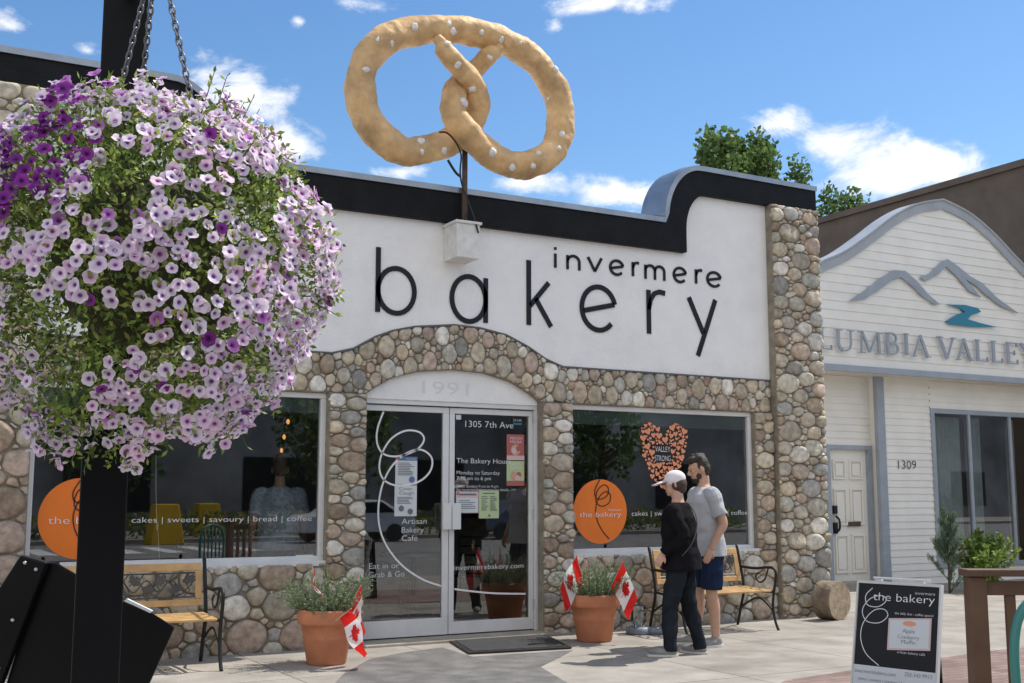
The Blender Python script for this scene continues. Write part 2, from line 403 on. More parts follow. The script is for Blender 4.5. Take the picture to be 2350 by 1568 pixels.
def wallpart(polys, Y, size, seed, asp=1.25, dome=.07, name='stone_wall', back=.25):
    mb = MB()
    for pl in polys: mb.prism([V((x, Y, z)) for x, z in pl], V((0, back, 0)))
    s2 = MB()
    for i, pl in enumerate(polys): stones(s2, pl, Y, size, seed+i, asp, dome)
    n = len(mb.f); mb.add(s2); mb.m = [0]*n+[1]*(len(mb.f)-n)
    o = mb.build(name, [M['mortar'], M['stone']], bk, False)
    o.data.polygons.foreach_set('use_smooth', [False]*n+[True]*(len(mb.f)-n))
    return o
wallpart([rect(xb, P30, -.05, zS-.01)], -.03, .225, 1, 1.2, .06)
wallpart([rect(P51, RP0, -.05, zS-.01)], -.03, .185, 2, 1.3, .055)
wallpart([rect(RW1, RP0, zS-.01, zW)], -.028, .145, 8, 1.35, .05)
wallpart([bandpoly], 0, .175, 3, .80, .055, name='stone_arch')
wallpart([rect(P30, D0, -.05, zW)], -.06, .14, 4, 1.65, .055, name='stone_pillar')
wallpart([rect(P50, P51, -.05, zW)], -.06, .14, 5, 1.6, .055, name='stone_pillar')
zPt = fc(1800, 473, -.12).z
wallpart([rect(RP0, RP1, -.1, zPt)], -.12, .17, 6, 1.45, .06, name='stone_pillar', back=.5)
wallpart([rect(xa, xb, -.1, zPt)], -.12, .20, 7, 1.3, .06, name='stone_pillar', back=.5)
zt = fc(1100, 440, -.1).z; zbm = fc(1100, 518, -.1).z; zTt = (fc(1845, 422, -.1).z+fc(1610, 386, -.1).z)/2; zTb = fc(1750, 468, -.1).z
xo = fc(1527, 500, -.1).x; xi = fc(1578, 560, -.1).x; xe = RP1+.02
outR = [(xo, zt)]+[(xo+.55*(1-cos(t)), zt+(zTt-zt)*sin(t)) for t in [radians(6*k) for k in range(1, 15)]]+[(xo+.62, zTt), (xe, zTt-.01)]
inR = [(xi, zbm), (xi, zbm+.28)]+[(xi+.32*(1-cos(t)), zbm+.28+(zTb-zbm-.28)*sin(t)) for t in [radians(9*k) for k in range(1, 10)]]+[(xi+.36, zTb), (xe, zTb)]
mir = lambda L: [(2*xc-x, z) for x, z in L]
outer = mir(outR)[::-1]+outR; inner = mir(inR)[::-1]+inR
mb = MB(); mb.prism([V((x, -.09, z)) for x, z in outer+inner[::-1]], V((0, .12, 0))); mb.build('fascia', M['black'], bk, bevel=.008)
mb = MB(); rings = []
for k, (x, z) in enumerate(outer):
    a = outer[max(k-1, 0)]; b = outer[min(k+1, len(outer)-1)]; dx, dz = b[0]-a[0], b[1]-a[1]; l = sqrt(dx*dx+dz*dz); nx, nz = -dz/l, dx/l
    q = lambda o, y: V((x+nx*o, y, z+nz*o))
    rings.append([q(-.05, -.112), q(.012, -.112), q(.035, .05), q(.035, .36), q(.01, .36), q(.0, -.095), q(-.05, -.095)])
mb.loft(rings); mb.build('roof_flashing', M['flash'], bk)
panel = [(xb, zB)]+AO+[(RP0, zB)]+[(RP0, zTb+.02)]+[(x, z+.02) for x, z in inR[::-1][1:]]+[(x, z+.02) for x, z in mir(inR)[:-1]]+[(xb, zTb+.02)]
mb = MB(); mb.prism([V((x, -.012, z)) for x, z in panel], V((0, .24, 0))); mb.build('stucco_panel', M['stucco'], bk)
mb = MB(); mb.tube([V((x, -.02, z)) for x, z in [(xb, zB)]+AO+[(RP0, zB)]], .013, 6); mb.build('panel_edge_shadow', M['edgeshadow'], bk)  # dark edge tube that also draws in the shadow line below the panel
mb = MB()
mb.box((xa+.02, .24, zW+.2), (RP1-.02, .45, zt-.1)); mb.box((xa+.02, .5, -.05), (xa+.2, 11, 4.5)); mb.box((RP1-.2, .5, -.05), (RP1-.02, 11, 4.5)); mb.box((xa+.2, 10.8, -.05), (RP1-.2, 11, 4.5))
mb.box((xa+.2, .45, 4.2), (RP1-.2, 10.8, 4.4))
mb.prism([V((x, .25, z)) for x, z in ((xa, 4.3), (2*xc-xi, 4.3), (2*xc-xo-.6, zTt-.05), (xa, zTt-.05))], V((0, .1, 0)))
mb.prism([V((x, .25, z)) for x, z in ((xi, 4.3), (RP1, 4.3), (RP1, zTt-.05), (xo+.6, zTt-.05))], V((0, .1, 0)))
mb.build('wall', M['stucco'], bk)
mb = MB(); mb.box((xa+.2, .26, 2.95), (RP1-.2, 7, 3.05)); mb.box((xa+.2, 6.9, 0), (RP1-.2, 7, 2.95)); mb.box((xa+.21, .3, 0), (xa+.3, 6.9, 2.95)); mb.box((RP1-.3, .3, 0), (RP1-.21, 6.9, 2.95))
mb.build('interior_wall', M['interior'], bk)
mb = MB(); mb.box((xa+.3, .28, .01), (RP1-.3, 6.9, .05)); mb.build('interior_floor', M['intfloor'], bk)
for ch, x0, x1, yb in (('b', 866, 950, 716), ('a', 1036, 1114, 735), ('k', 1213, 1264, 746), ('e', 1335, 1412, 755), ('r', 1489, 1527, 766), ('y', 1582, 1643, 783)):
    mb = MB(); letter(mb, ch, x0, x1, yb, 104 if ch in 'bak' else 100, 11.5, -.013); mb.build('letter', M['letter'], bk, label='large black letter %s of the word bakery' % ch)
for ch, x0, x1, yb in (('i', 1270, 1278, 614), ('n', 1302, 1329, 618), ('v', 1349, 1380, 622), ('e', 1400, 1430, 629), ('r', 1452, 1466, 634), ('m', 1481, 1524, 640), ('e', 1546, 1574, 646), ('r', 1597, 1611, 651), ('e', 1623, 1654, 656)):
    mb = MB(); letter(mb, ch, x0, x1, yb, 32, 6.2, -.013); mb.build('letter', M['letter'], bk, label='small black letter %s above the large word' % ch)
YD = .12
zH = fc(1030, 934, YD).z
mb = MB(); mb.prism([V((x, .045, z)) for x, z in [(AI[0][0], zW-.03)]+AI+[(AI[-1][0], zW-.03)]], V((0, .1, 0))); mb.build('lunette', M['stucco'], bk)
mb = MB(); ptext(mb, '1991', 970, 1075, 903, 30, .041); mb.build('lettering', M['raised'], bk, label='faint white raised 1991 over the door')
def window(x0, x1, Yw=.07):
    mb = MB(); frame(mb, x0, x1, zS, zW, .055, Yw-.04, Yw+.05); mb.box((x0-.02, Yw-.11, zS-.04), (x1+.02, Yw-.042, zS+.012))
    w = mb.build('window', M['alu'], bk, bevel=.006)
    mb = MB(); mb.poly([V((x0+.05, Yw, zS+.05)), V((x1-.05, Yw, zS+.05)), V((x1-.05, Yw, zW-.05)), V((x0+.05, Yw, zW-.05))]); mb.build('pane', M['glass'], w)
    return w
wl = window(xb, P30); wr = window(P51, RW1)
YG = .064
def swirl(mb, cx, cy, k, sw, Y, d=.004):
    pts = [(-.02, -1.1), (-.22, -.75), (-.2, -.5), (.0, -.42), (.28, -.55), (.34, -.8), (.15, -.92), (-.12, -.72), (-.18, -.35), (.05, -.18), (.36, -.3), (.42, -.58), (.2, -.68), (-.08, -.45), (-.2, -.05), (-.12, .35), (.1, .7), (.35, .95)]
    O = fc(cx, cy, Y)
    P = smoothpath([(p[0], -p[1], 0) for p in pts], 5)
    mb.ribbon([(p.x*k, p.y*k) for p in P], sw, EX, EZ, O, EYm, d)
def disc_decal(cx, cy, yt, yb):
    c = fc(cx, cy, YG); r = (fc(cx, yt, YG).z-fc(cx, yb, YG).z)/2
    mb = MB(); mb.prism([c+EX*(r*cos(2*pi*k/64))+EZ*(r*sin(2*pi*k/64)) for k in range(64)], V((0, .004, 0)))
    mb.cur = 1; swirl(mb, cx, cy, r*.9, r*.03, YG-.002)
    return mb
mb = disc_decal(185, 1190, 1097, 1283); mb.cur = 2
ptext(mb, 'the bakery', 110, 275, 1203, 17, YG-.009); ptext(mb, 'invermere', 225, 275, 1183, 7, YG-.009)
mb.build('decal', [M['orange'], M['brownink'], M['vinyl']], wl, label='orange disc with a dark scribble and the bakery in white')
mb = disc_decal(1378, 1174, 1100, 1248); mb.cur = 2
ptext(mb, 'the bakery', 1330, 1426, 1187, 12, YG-.009); ptext(mb, 'invermere', 1396, 1426, 1173, 6, YG-.009)
mb.build('decal', [M['orange'], M['brownink'], M['vinyl']], wr, label='orange disc with a dark scribble and the bakery in white')
def line(par, *a):
    mb = MB(); ptext(mb, *a); mb.build('lettering', M['vinyl'], par)
line(wl, 'cakes | sweets | savoury | bread | coffee', 302, 715, 1200, 13, YG)
line(wr, 'cakes | sweets | savoury | bread | coffee', 1450, 1715, 1184, 11, YG)
mb = MB(); q = fc(678, 1286, YG); mb.box((q.x, YG-.003, q.z), (fc(718, 1286, YG).x, YG, fc(678, 1274, YG).z)); mb.build('sticker', M['paper'], wl)
mb = MB(); a = fc(358, 1045, .1); b = fc(366, 1292, .1); mb.tube(smoothpath([a, fc(358, 1120, .1), fc(360, 1205, .1), fc(362, 1215, .1), b], 4), .004, 5); mb.ell(fc(361, 1208, .1), (.012, .012, .04)); mb.build('blind_cord', M['vinyl'], wl)
mb = MB(); zb_ = fc(1500, 980, .09).z; mb.box((P51+.06, .085, zb_), (RW1-.06, .1, zW-.06)); mb.build('roller_blind', M['blind'], wr)
mb = MB(); mb.box((xb+.06, .085, zW-.2), (P30-.06, .1, zW-.06)); mb.build('roller_blind', M['blind'], wl)
def heart2(cx, cz, s_, rot=0, n=16):
    out = []
    for k in range(n):
        t = 2*pi*k/n; x = 16*sin(t)**3/17; z = (13*cos(t)-5*cos(2*t)-2*cos(3*t)-cos(4*t))/17
        out.append((cx+s_*(x*cos(rot)-z*sin(rot)), cz+s_*(x*sin(rot)+z*cos(rot))))
    return out
hp = [fc(x, y, YG) for x, y in ((1522, 1122), (1498, 1098), (1478, 1052), (1469, 1005), (1471, 980), (1485, 969), (1505, 976), (1521, 1004), (1535, 982), (1552, 973), (1572, 978), (1577, 1000), (1568, 1052), (1547, 1098))]
hp2 = [(p.x, p.z) for p in hp]; hr = random.Random(3); used = []; mb = MB()
tx0, tx1, tz0, tz1 = fc(1503, 1040, YG).x, fc(1539, 1040, YG).x, fc(1520, 1060, YG).z, fc(1520, 1022, YG).z
for s_, nt_ in ((.05, 60), (.038, 200), (.03, 400), (.023, 900), (.017, 1200), (.013, 1200)):
    for _ in range(nt_):
        x = hr.uniform(hp2[3][0], hp2[11][0]); z = hr.uniform(hp2[0][1], hp2[5][1])
        if not inside(hp2, x, z) or (tx0-s_*.7 < x < tx1+s_*.7 and tz0-s_*.7 < z < tz1+s_*.7): continue
        if all((x-a)**2+(z-b)**2 > (.86*(s_+q))**2 for a, b, q in used):
            used.append((x, z, s_)); mb.prism([V((a, YG-.003, b)) for a, b in heart2(x, z, s_*.97, hr.uniform(-.5, .5))], V((0, .003, 0)))
mb.cur = 1; ptext(mb, 'VALLEY', 1504, 1538, 1037, 13, YG-.004); ptext(mb, 'STRONG', 1503, 1539, 1058, 13, YG-.004)
mb.build('decal', [M['salmon'], M['vinyl']], wr, label='heart made of many small salmon hearts with valley strong')
pd = lambda x, y: fc(x, y, YD)
mb = MB(); xL, xR = D0-.02, P50+.02
mb.box((xL, YD-.06, zH), (xR, YD+.06, zW+.05)); mb.box((xL, YD-.06, .03), (xL+.045, YD+.06, zH)); xr0 = pd(1222, 1200).x
mb.box((xr0, YD-.06, .03), (xR, YD+.06, zH)); mb.build('door_frame', M['alu'], bk, bevel=.004)
xm = pd(1028, 1200).x
def leaf(x0, x1, sw, hx):
    z0, z1 = .04, zH-.01; mb = MB()
    zbr = pd((930 if x0 < xm-.3 else 1120), 1422).z
    mb.box((x0, YD-.022, z0), (x1, YD+.022, zbr)); mb.box((x0, YD-.022, z1-.06), (x1, YD+.022, z1))
    mb.box((x0, YD-.022, zbr), (x0+sw[0], YD+.022, z1-.06)); mb.box((x1-sw[1], YD-.022, zbr), (x1, YD+.022, z1-.06))
    d = mb.build('door', M['alu'], bk, bevel=.005)
    mb = MB(); mb.poly([V((x0+sw[0], YD, zbr)), V((x1-sw[1], YD, zbr)), V((x1-sw[1], YD, z1-.06)), V((x0+sw[0], YD, z1-.06))]); mb.build('pane', M['glass'], d)
    h0 = pd(1040, 1215).z; h1 = pd(1040, 1155).z
    mb = MB(); mb.box((hx-.05, YD-.1, h0), (hx+.05, YD-.085, h1)); mb.box((hx-.012, YD-.084, h0+.05), (hx+.012, YD-.022, h0+.08)); mb.box((hx-.012, YD-.084, h1-.08), (hx+.012, YD-.022, h1-.05))
    mb.build('handle', M['alu'], d, bevel=.006)
    return d
dl = leaf(xL+.047, xm-.004, (.012, .07), xm-.055); dr = leaf(xm+.004, xr0-.004, (.06, .05), xm+.055)
YV = YD-.006
sw1 = [(880, 945), (866, 985), (866, 1020), (882, 1043), (915, 1047), (955, 1033), (973, 1010), (962, 992), (930, 989), (897, 1008), (875, 1045), (871, 1080), (885, 1105), (918, 1115), (962, 1105), (988, 1080), (990, 1050), (965, 1032), (930, 1042), (897, 1073), (876, 1118), (868, 1170), (872, 1215), (890, 1258), (925, 1300), (970, 1330), (1012, 1345)]
def pxribbon(mb, pts, wpx, Y, d=.003):
    P = [fc(x, y, Y) for x, y in pts]; P = smoothpath([(p.x, p.z, 0) for p in P], 5)
    mb.ribbon([(p.x, p.y) for p in P], wpx/225., EX, EZ, V((0, Y, 0)), EYm, d)
mb = MB(); pxribbon(mb, sw1, 4.2, YV); mb.build('decal', M['vinyl'], dl, label='white looping line on the left door')
mb = MB(); pxribbon(mb, [(1042, 1352), (1090, 1358), (1140, 1362), (1206, 1363)], 4.2, YV); mb.build('decal', M['vinyl'], dr, label='white curved line continuing on the right door')
for a in (('Artisan', 922, 979, 1203, 13), ('Bakery', 922, 972, 1223, 13), ('Caf\u00e9', 922, 958, 1242, 13), ('Eat in or', 847, 916, 1306, 13), ('Grab & Go', 846, 928, 1326, 13)): line(dl, *a, YV-.002)
for a in (('1305 7th Ave', 1068, 1178, 980, 15), ('The Bakery Hours', 1048, 1172, 1063, 12), ('Monday to Saturday', 1048, 1147, 1089, 9), ('7:30 am to 6 pm', 1048, 1126, 1102, 9), ('Select Sundays 9 am to 4 pm', 1047, 1143, 1119, 6.5), ('See invermerebakery.com for details', 1047, 1167, 1127, 6.5), ('invermerebakery.com', 1043, 1201, 1309, 12)): line(dr, *a, YV-.002)
def poster(d, x0, x1, y0, y1, mats, items, lab):
    mb = MB(); a = fc(x0, y1, YV); b = fc(x1, y1, YV).x; c = fc(x0, y0, YV).z
    mb.box((a.x, YV, a.z), (b, YV+.003, c))
    for k, it in enumerate(items):
        mb.cur = it[0]
        if it[1] == 'r':
            _, _, u0, u1, v0, v1 = it; mb.box((a.x+(b-a.x)*u0, YV-.002-.0004*k, c-(c-a.z)*v1), (a.x+(b-a.x)*u1, YV-.0004, c-(c-a.z)*v0))
        elif it[1] == 'd':
            _, _, u, v, r = it; mb.prism([V((a.x+(b-a.x)*u+r*cos(2*pi*j/20), YV-.003-.0004*k, c-(c-a.z)*v+r*sin(2*pi*j/20))) for j in range(20)], V((0, .0005, 0)))
        else:
            _, s_, u0, u1, v, h = it; text(mb, s_, V((a.x+(b-a.x)*u0, YV-.004-.0004*k, c-(c-a.z)*v)), EX, EZ, (b-a.x)*(u1-u0), h)
    mb.build('poster', mats, d, label=lab)
lines = lambda mi, v0, v1, n, u0=.12, u1=.86: [(mi, 'r', u0, u1-.25*hr.random(), v0+(v1-v0)*k/n, v0+(v1-v0)*(k+.35)/n) for k in range(n)]
poster(dl, 907, 957, 1048, 1112, [M['paper'], M['blue'], M['grayink'], M['red']], [(1, 'r', 0, 1, 0, .14), (3, 'd', .13, .07, .02), (0, 'NOTICE', .5, .95, .12, .022)]+lines(2, .22, .7, 8)+[(1, 'd', .75, .82, .032)], 'white notice with a blue header')
poster(dl, 905, 956, 1114, 1185, [M['paper'], M['blue'], M['grayink']], [(2, 'Cover', .2, .8, .16, .035), (2, 'Cough', .2, .85, .3, .035)]+lines(2, .38, .62, 5)+[(2, 'd', .3, .75, .03), (2, 'd', .7, .85, .03)], 'white poster with small drawings')
poster(dr, 1163, 1203, 997, 1056, [M['red'], M['vinyl'], M['peach'], M['red'], M['pink']], [(1, 'PEACH', .2, .85, .2, .03), (1, 'MELBA', .2, .85, .34, .03), (2, 'd', .5, .6, .06), (4, 'd', .42, .63, .035), (3, 'd', .65, .55, .03), (4, 'r', 0, 1, .82, 1)], 'red poster with a peach drink')
poster(dr, 1163, 1203, 1058, 1115, [M['green'], M['vinyl'], M['peach'], M['red'], M['pink']], [(3, 'r', 0, 1, .8, 1), (1, 'LEMON', .2, .85, .2, .03), (1, 'SUMMER', .2, .85, .34, .03), (2, 'd', .4, .6, .045), (3, 'd', .68, .55, .03), (4, 'd', .6, .68, .03)], 'green and red poster with a lemon drink')
poster(dr, 1099, 1145, 1126, 1190, [M['green'], M['grayink']], [(1, 'r', .2, .8, .08, .12)]+lines(1, .2, .75, 8, .12, .5)+lines(1, .2, .75, 8, .55, .95)+[(1, 'd', .5, .9, .012)], 'pale green notice sheet')
poster(dr, 1046, 1098, 1128, 1178, [M['pink'], M['paper'], M['red'], M['grayink']], [(1, 'r', .03, .97, .3, .97), (2, 'd', .08, .1, .015), (3, 'r', .15, .9, .1, .18)]+lines(3, .4, .85, 5), 'pink and white notice sheet')
poster(dr, 1175, 1200, 957, 978, [M['board'], M['paper'], M['teal']], [(1, '24 HR.', .1, .9, .5, .03), (2, 'r', .1, .9, .65, .85)], 'small dark sticker')
mb = MB(); a = pd(1046, 963); mb.box((a.x, YV, a.z), (a.x+.06, YV+.003, a.z+.05)); mb.build('sticker', M['paper'], dr)
mb = MB(); mb.box((D0-.05, -.25, -.02), (P50+.1, YD+.1, .028)); mb.build('door_step', M['slab'], bk, bevel=.01)
for zz in (pd(1220, 960).z, pd(1220, 1180).z, pd(1220, 1385).z):
    mb = MB(); mb.tube([V((xr0-.004, YD-.035, zz-.05)), V((xr0-.004, YD-.035, zz+.05))], .012, 8); mb.build('hinge', M['silver'], dr)

# ------------------------------------------------------------------ pretzel sign
YP = -.22
ps = thing('pretzel_sign', 'giant salted pretzel sculpture on a steel pole above the white wall', 'sign', fc(1070, 520, 0))
cl = [(1000, 88, -.12), (1035, 133, -.16), (1070, 172, -.13), (1094, 210, -.06), (1096, 250, 0), (1078, 288, .08), (1045, 318, .1), (1000, 337, .03), (935, 348, 0), (882, 322, 0), (847, 280, 0), (828, 228, 0), (828, 178, 0), (848, 126, 0), (893, 88, 0), (950, 71, 0), (1015, 67, 0), (1085, 74, 0), (1150, 93, 0), (1205, 122, 0), (1248, 165, 0), (1277, 215, 0), (1289, 270, 0), (1280, 325, 0), (1250, 362, 0), (1208, 379, 0), (1155, 372, 0), (1110, 343, -.04), (1075, 308, -.08), (1047, 272, -.08), (1040, 230, -.02), (1054, 195, .06), (1085, 163, .1), (1118, 132, -.02), (1150, 106, -.09)]
cp = smoothpath([fc(x, y, YP+o) for x, y, o in cl], 6)
nn = len(cp); rad = []
for k, p in enumerate(cp):
    e = min(k, nn-1-k)/nn; r_ = .100+.056*min(1, e/.25)+.016*noise.noise(p*2.5)
    if e < .012: r_ *= .6
    rad.append(r_)
mb = MB(); mb.tube(smoothpath(cp, 3), [rad[min(k//3, nn-1)]*(1-(k % 3)/3)+rad[min(k//3+1, nn-1)]*((k % 3)/3) for k in range((nn-1)*3+1)], 30)
mb.xf(lambda p: V(p)+V((noise.noise(V(p)*5), noise.noise(V(p)*5+V((9, 0, 0))), noise.noise(V(p)*5+V((0, 9, 0)))))*.022+V((noise.noise(V(p)*14), noise.noise(V(p)*14+V((9, 0, 0))), noise.noise(V(p)*14+V((0, 9, 0)))))*.010)
mb.build('pretzel_rope', M['pretzel'], ps, True)
for x, y in ((868, 92), (898, 98), (910, 70), (952, 62), (962, 70), (988, 52), (1040, 72), (1025, 100), (1105, 75), (1112, 90), (1052, 150), (1085, 205), (1065, 235), (1045, 290), (1062, 262), (840, 160), (826, 215), (850, 262), (862, 288), (965, 325), (967, 350), (1018, 345), (1150, 92), (1195, 100), (1245, 152), (1275, 160), (1270, 195), (1265, 230), (1285, 250), (1300, 220), (1290, 308), (1282, 340), (1262, 335), (1235, 355), (1130, 350), (1175, 385), (900, 335), (1222, 380), (1125, 130), (1030, 55), (1300, 275), (832, 185)):
    d = ray(x, y); best = None
    for k, p in enumerate(cp):
        t = (p-CAM).dot(d)/d.dot(d); q = CAM+d*t
        dd = (q-p).length
        if dd < rad[k] and (best is None or t < best[0]): best = (t - sqrt(rad[k]**2-dd*dd)/d.length, k, p)
    if best:
        q = CAM+d*best[0]; nrm = (q-cp[best[1]]).normalized(); s2 = rnd.uniform(.034, .055); Mx = nrm.to_track_quat('Z', 'Y').to_matrix(); mb = MB(); mb.ell(q-nrm*.002, (s2*rnd.uniform(.7, 1.1), s2*rnd.uniform(.8, 1.2), s2*.65), Mx, 9, 6)
        mb.xf(lambda p: V(p)+V((noise.noise(V(p)*30), noise.noise(V(p)*30+V((5, 0, 0))), noise.noise(V(p)*30+V((0, 5, 0)))))*.013)
        mb.build('salt_grain', M['salt'], ps, True)
mb = MB(); pb = fc(1066, 503, YP+.06); pt = fc(1064, 345, YP+.06); mb.tube([V((pb.x, pb.y, pb.z-.1)), V((pb.x, pb.y, pt.z))], .03, 10); mb.build('pole', M['rust'], ps, True)
mb = MB(); cxb = fc(1100, 592, -.32).x; z0 = fc(1072, 592, -.32).z; z1 = fc(1072, 514, -.32).z; wbx = .27
mb.box((cxb-wbx, -.33, z0), (cxb, -.013, z1)); mb.box((cxb-wbx-.02, -.35, z1), (cxb+.02, -.013, z1+.03)); mb.build('mounting_box', M['whitewood'], ps, bevel=.006)
mb = MB(); mb.tube(smoothpath([fc(1008, 304, YP-.17), fc(1025, 305, YP-.18), fc(1045, 325, YP-.17), fc(1058, 355, YP-.1), fc(1056, 395, YP-.06), fc(1062, 430, YP), fc(1085, 490, YP-.1), fc(1098, 535, YP-.13)], 5), .01, 6); mb.tube(smoothpath([fc(1028, 368, YP-.1), fc(1045, 395, YP-.06), fc(1056, 405, YP-.05)], 4), .014, 6)
mb.build('cable', M['cable'], ps, True)

# ------------------------------------------------------------------ neighbour building
YN = 2.6
nbr = thing('sided_building', 'white sided building with a curved blue grey gable and mountain emblem', 'building', (15, 3, 0))
gt = [(1858, 612), (1890, 603), (1935, 583), (1990, 545), (2045, 503), (2100, 475), (2158, 465)]
G = [(fc(x, y, YN).x, fc(x, y, YN).z) for x, y in gt]; gcx = G[-1][0]
G = [(G[0][0]-1.2, G[0][1]-.02)]+G
Gs = smoothpath([(x, z, 0) for x, z in G], 6); Gs = [(p.x, p.y) for p in Gs]
Gall = Gs+[(2*gcx-x, z) for x, z in Gs[::-1][1:]]
zNb = fc(2100, 852, YN).z
def ztop(x):
    for (a, za), (b, zb2) in zip(Gall, Gall[1:]):
        if a <= x <= b: return za+(zb2-za)*(x-a)/max(b-a, 1e-6)
    return Gall[0][1]
def siding(mb, x0, x1, z0, z1, Y, top=None, h=.115, nx=1):
    z = z0
    while z < z1:
        for j in range(nx):
            a = x0+(x1-x0)*j/nx; b = x0+(x1-x0)*(j+1)/nx
            ta, tb = (min(z+h, z1 if top is None else top(q)) for q in (a, b))
            if ta <= z and tb <= z: continue
            ta = max(ta, z); tb = max(tb, z)
            i = [mb.P(p) for p in ((a, Y-.017, z), (b, Y-.017, z), (b, Y-.002, tb), (a, Y-.002, ta), (a, Y, z), (b, Y, z))]
            mb.F(i[0], i[1], i[2], i[3]); mb.F(i[4], i[5], i[1], i[0])
        z += h
xg0, xg1 = Gall[0][0], Gall[-1][0]
mb = MB(); siding(mb, xg0, xg1, zNb, max(z for _, z in Gall), YN, ztop, .15, 90); mb.build('gable_wall', M['siding'], nbr)
mb = MB(); tr = []
for k, (x, z) in enumerate(Gall):
    a = Gall[max(k-1, 0)]; b = Gall[min(k+1, len(Gall)-1)]; dx, dz = b[0]-a[0], b[1]-a[1]; l = sqrt(dx*dx+dz*dz); nx, nz = -dz/l, dx/l
    tr.append([V((x+nx*o, y, z+nz*o)) for o, y in ((-.12, YN-.05), (.015, YN-.05), (.03, YN-.08), (.055, YN-.08), (.055, YN+.3), (-.12, YN+.3))])
mb.loft(tr); mb.build('gable_trim', M['trimlight'], nbr)
mb = MB(); mb.box((xg0, YN-.06, zNb-.09), (xg1, YN+.02, zNb+.01)); mb.build('lower_trim', M['trim'], nbr)
mb = MB(); mb.box((xg0, YN+.02, zNb-.08), (xg1, 6, zNb-.02)); mb.build('soffit', M['soffit'], nbr)
mb = MB(); mb.prism([V((x, YN+.31, z-.05)) for x, z in Gall]+[V((xg1, YN+.31, zNb)), V((xg0, YN+.31, zNb))], V((0, .1, 0))); mb.box((xg0, YN+.6, zNb), (xg1, 14, zNb+.6)); mb.build('roof', M['brownwall'], nbr)
YW, YDn = 3.0, 3.2
xp0, xp1 = fc(2017, 1100, YW).x, fc(2034, 1100, YW).x
xw0 = fc(2140, 1100, YW).x; zw1 = fc(2145, 938, YW).z; zw0 = .25
mb = MB(); siding(mb, xp1, xw0, 0, zNb-.08, YW); siding(mb, xw0, xg1, zw1, zNb-.08, YW); siding(mb, xw0, xg1, 0, zw0, YW)
xd0, xd1 = fc(1905, 1180, YDn).x, fc(1994, 1180, YDn).x; zd1 = fc(1950, 1032, YDn).z; zd0 = fc(1950, 1334, YDn).z; xq = fc(1880, 1100, YDn).x-1; tw = .07
siding(mb, xq, xd0-tw, 0, zNb-.08, YDn); siding(mb, xd0-tw, xd1+tw, zd1+tw, zNb-.08, YDn); siding(mb, xd1+tw, xp1, 0, zNb-.08, YDn)
mb.box((xp0+.05, YW+.06, 0), (xp1, YDn, zNb-.08)); mb.build('siding_wall', M['siding'], nbr)
mb = MB(); mb.box((xp0, YW-.03, 0), (xp1, YW+.05, zNb-.08)); mb.build('corner_trim', M['trim'], nbr)
mb = MB(); mb.box((xd0-tw, YDn-.25, -.02), (xd1+tw, YDn+.1, zd0)); mb.build('door_step', M['slab'], nbr, bevel=.01)
mb = MB(); mb.box((xd0, YDn+.03, zd0), (xd1, YDn+.08, zd1)); dw = xd1-xd0; dh = zd1-zd0
d = mb.build('door', M['doorwhite'], nbr)
for u0, u1 in ((.12, .45), (.55, .88)):
    for v0, v1 in ((.06, .35), (.42, .7), (.77, .92)):
        mb = MB(); frame(mb, xd0+u0*dw, xd0+u1*dw, zd0+v0*dh, zd0+v1*dh, .03, YDn-.005, YDn+.03); mb.box((xd0+u0*dw+.06, YDn+.005, zd0+v0*dh+.06), (xd0+u1*dw-.06, YDn+.03, zd0+v1*dh-.06)); mb.build('door_panel', M['doorwhite'], d, bevel=.005)
mb = MB(); hx = fc(1916, 1195, YDn).x; z0 = fc(1916, 1225, YDn).z; z1 = fc(1916, 1165, YDn).z
mb.box((hx-.035, YDn-.03, z0), (hx+.035, YDn+.03, z0+.18)); mb.tube(smoothpath([V((hx, YDn-.03, z0+.02)), V((hx, YDn-.1, z0+.08)), V((hx, YDn-.1, z0+.22)), V((hx, YDn-.03, z0+.28))], 4), .018, 8); mb.box((hx-.035, YDn-.035, z1-.1), (hx+.035, YDn+.03, z1+.03)); mb.build('handle', M['iron'], d)
mb = MB(); q = fc(1947, 1208, YDn); mb.box((q.x, YDn-.01, q.z), (fc(1975, 1208, YDn).x, YDn+.03, fc(1947, 1198, YDn).z)); mb.build('mail_slot', M['rust'], d)
mb = MB(); mb.box((xd0-tw, YDn-.05, 0), (xd0, YDn+.08, zd1+tw)); mb.box((xd1, YDn-.05, 0), (xd1+tw, YDn+.08, zd1+tw)); mb.box((xd0, YDn-.05, zd1), (xd1, YDn+.08, zd1+tw)); mb.build('door_frame', M['trim'], nbr)
mb = MB(); ptext(mb, '1309', 2062, 2103, 1076, 20, YW-.022); mb.build('house_number', M['letter'], nbr)
xw1 = xg1-1.0
mb = MB(); frame(mb, xw0, xw1, zw0, zw1, .08, YW-.04, YW+.05)
for px in (2228, 2322, 2420): xx = fc(px, 1100, YW).x; mb.box((xx-.03, YW-.03, zw0+.08), (xx+.03, YW+.04, zw1-.08))
w = mb.build('window', M['trim'], nbr)
mb = MB(); mb.poly([V((xw0+.06, YW, zw0+.06)), V((xw1-.06, YW, zw0+.06)), V((xw1-.06, YW, zw1-.06)), V((xw0+.06, YW, zw1-.06))]); mb.build('pane', M['dglass'], w)
mb = MB(); mb.box((xw0-.3, YW+2.4, 0), (xw1+.3, YW+2.5, zw1+.2)); mb.box((xw0-.3, YW+.25, -.02), (xw1+.3, YW+2.5, .02)); mb.build('interior_wall', M['interior'], nbr)
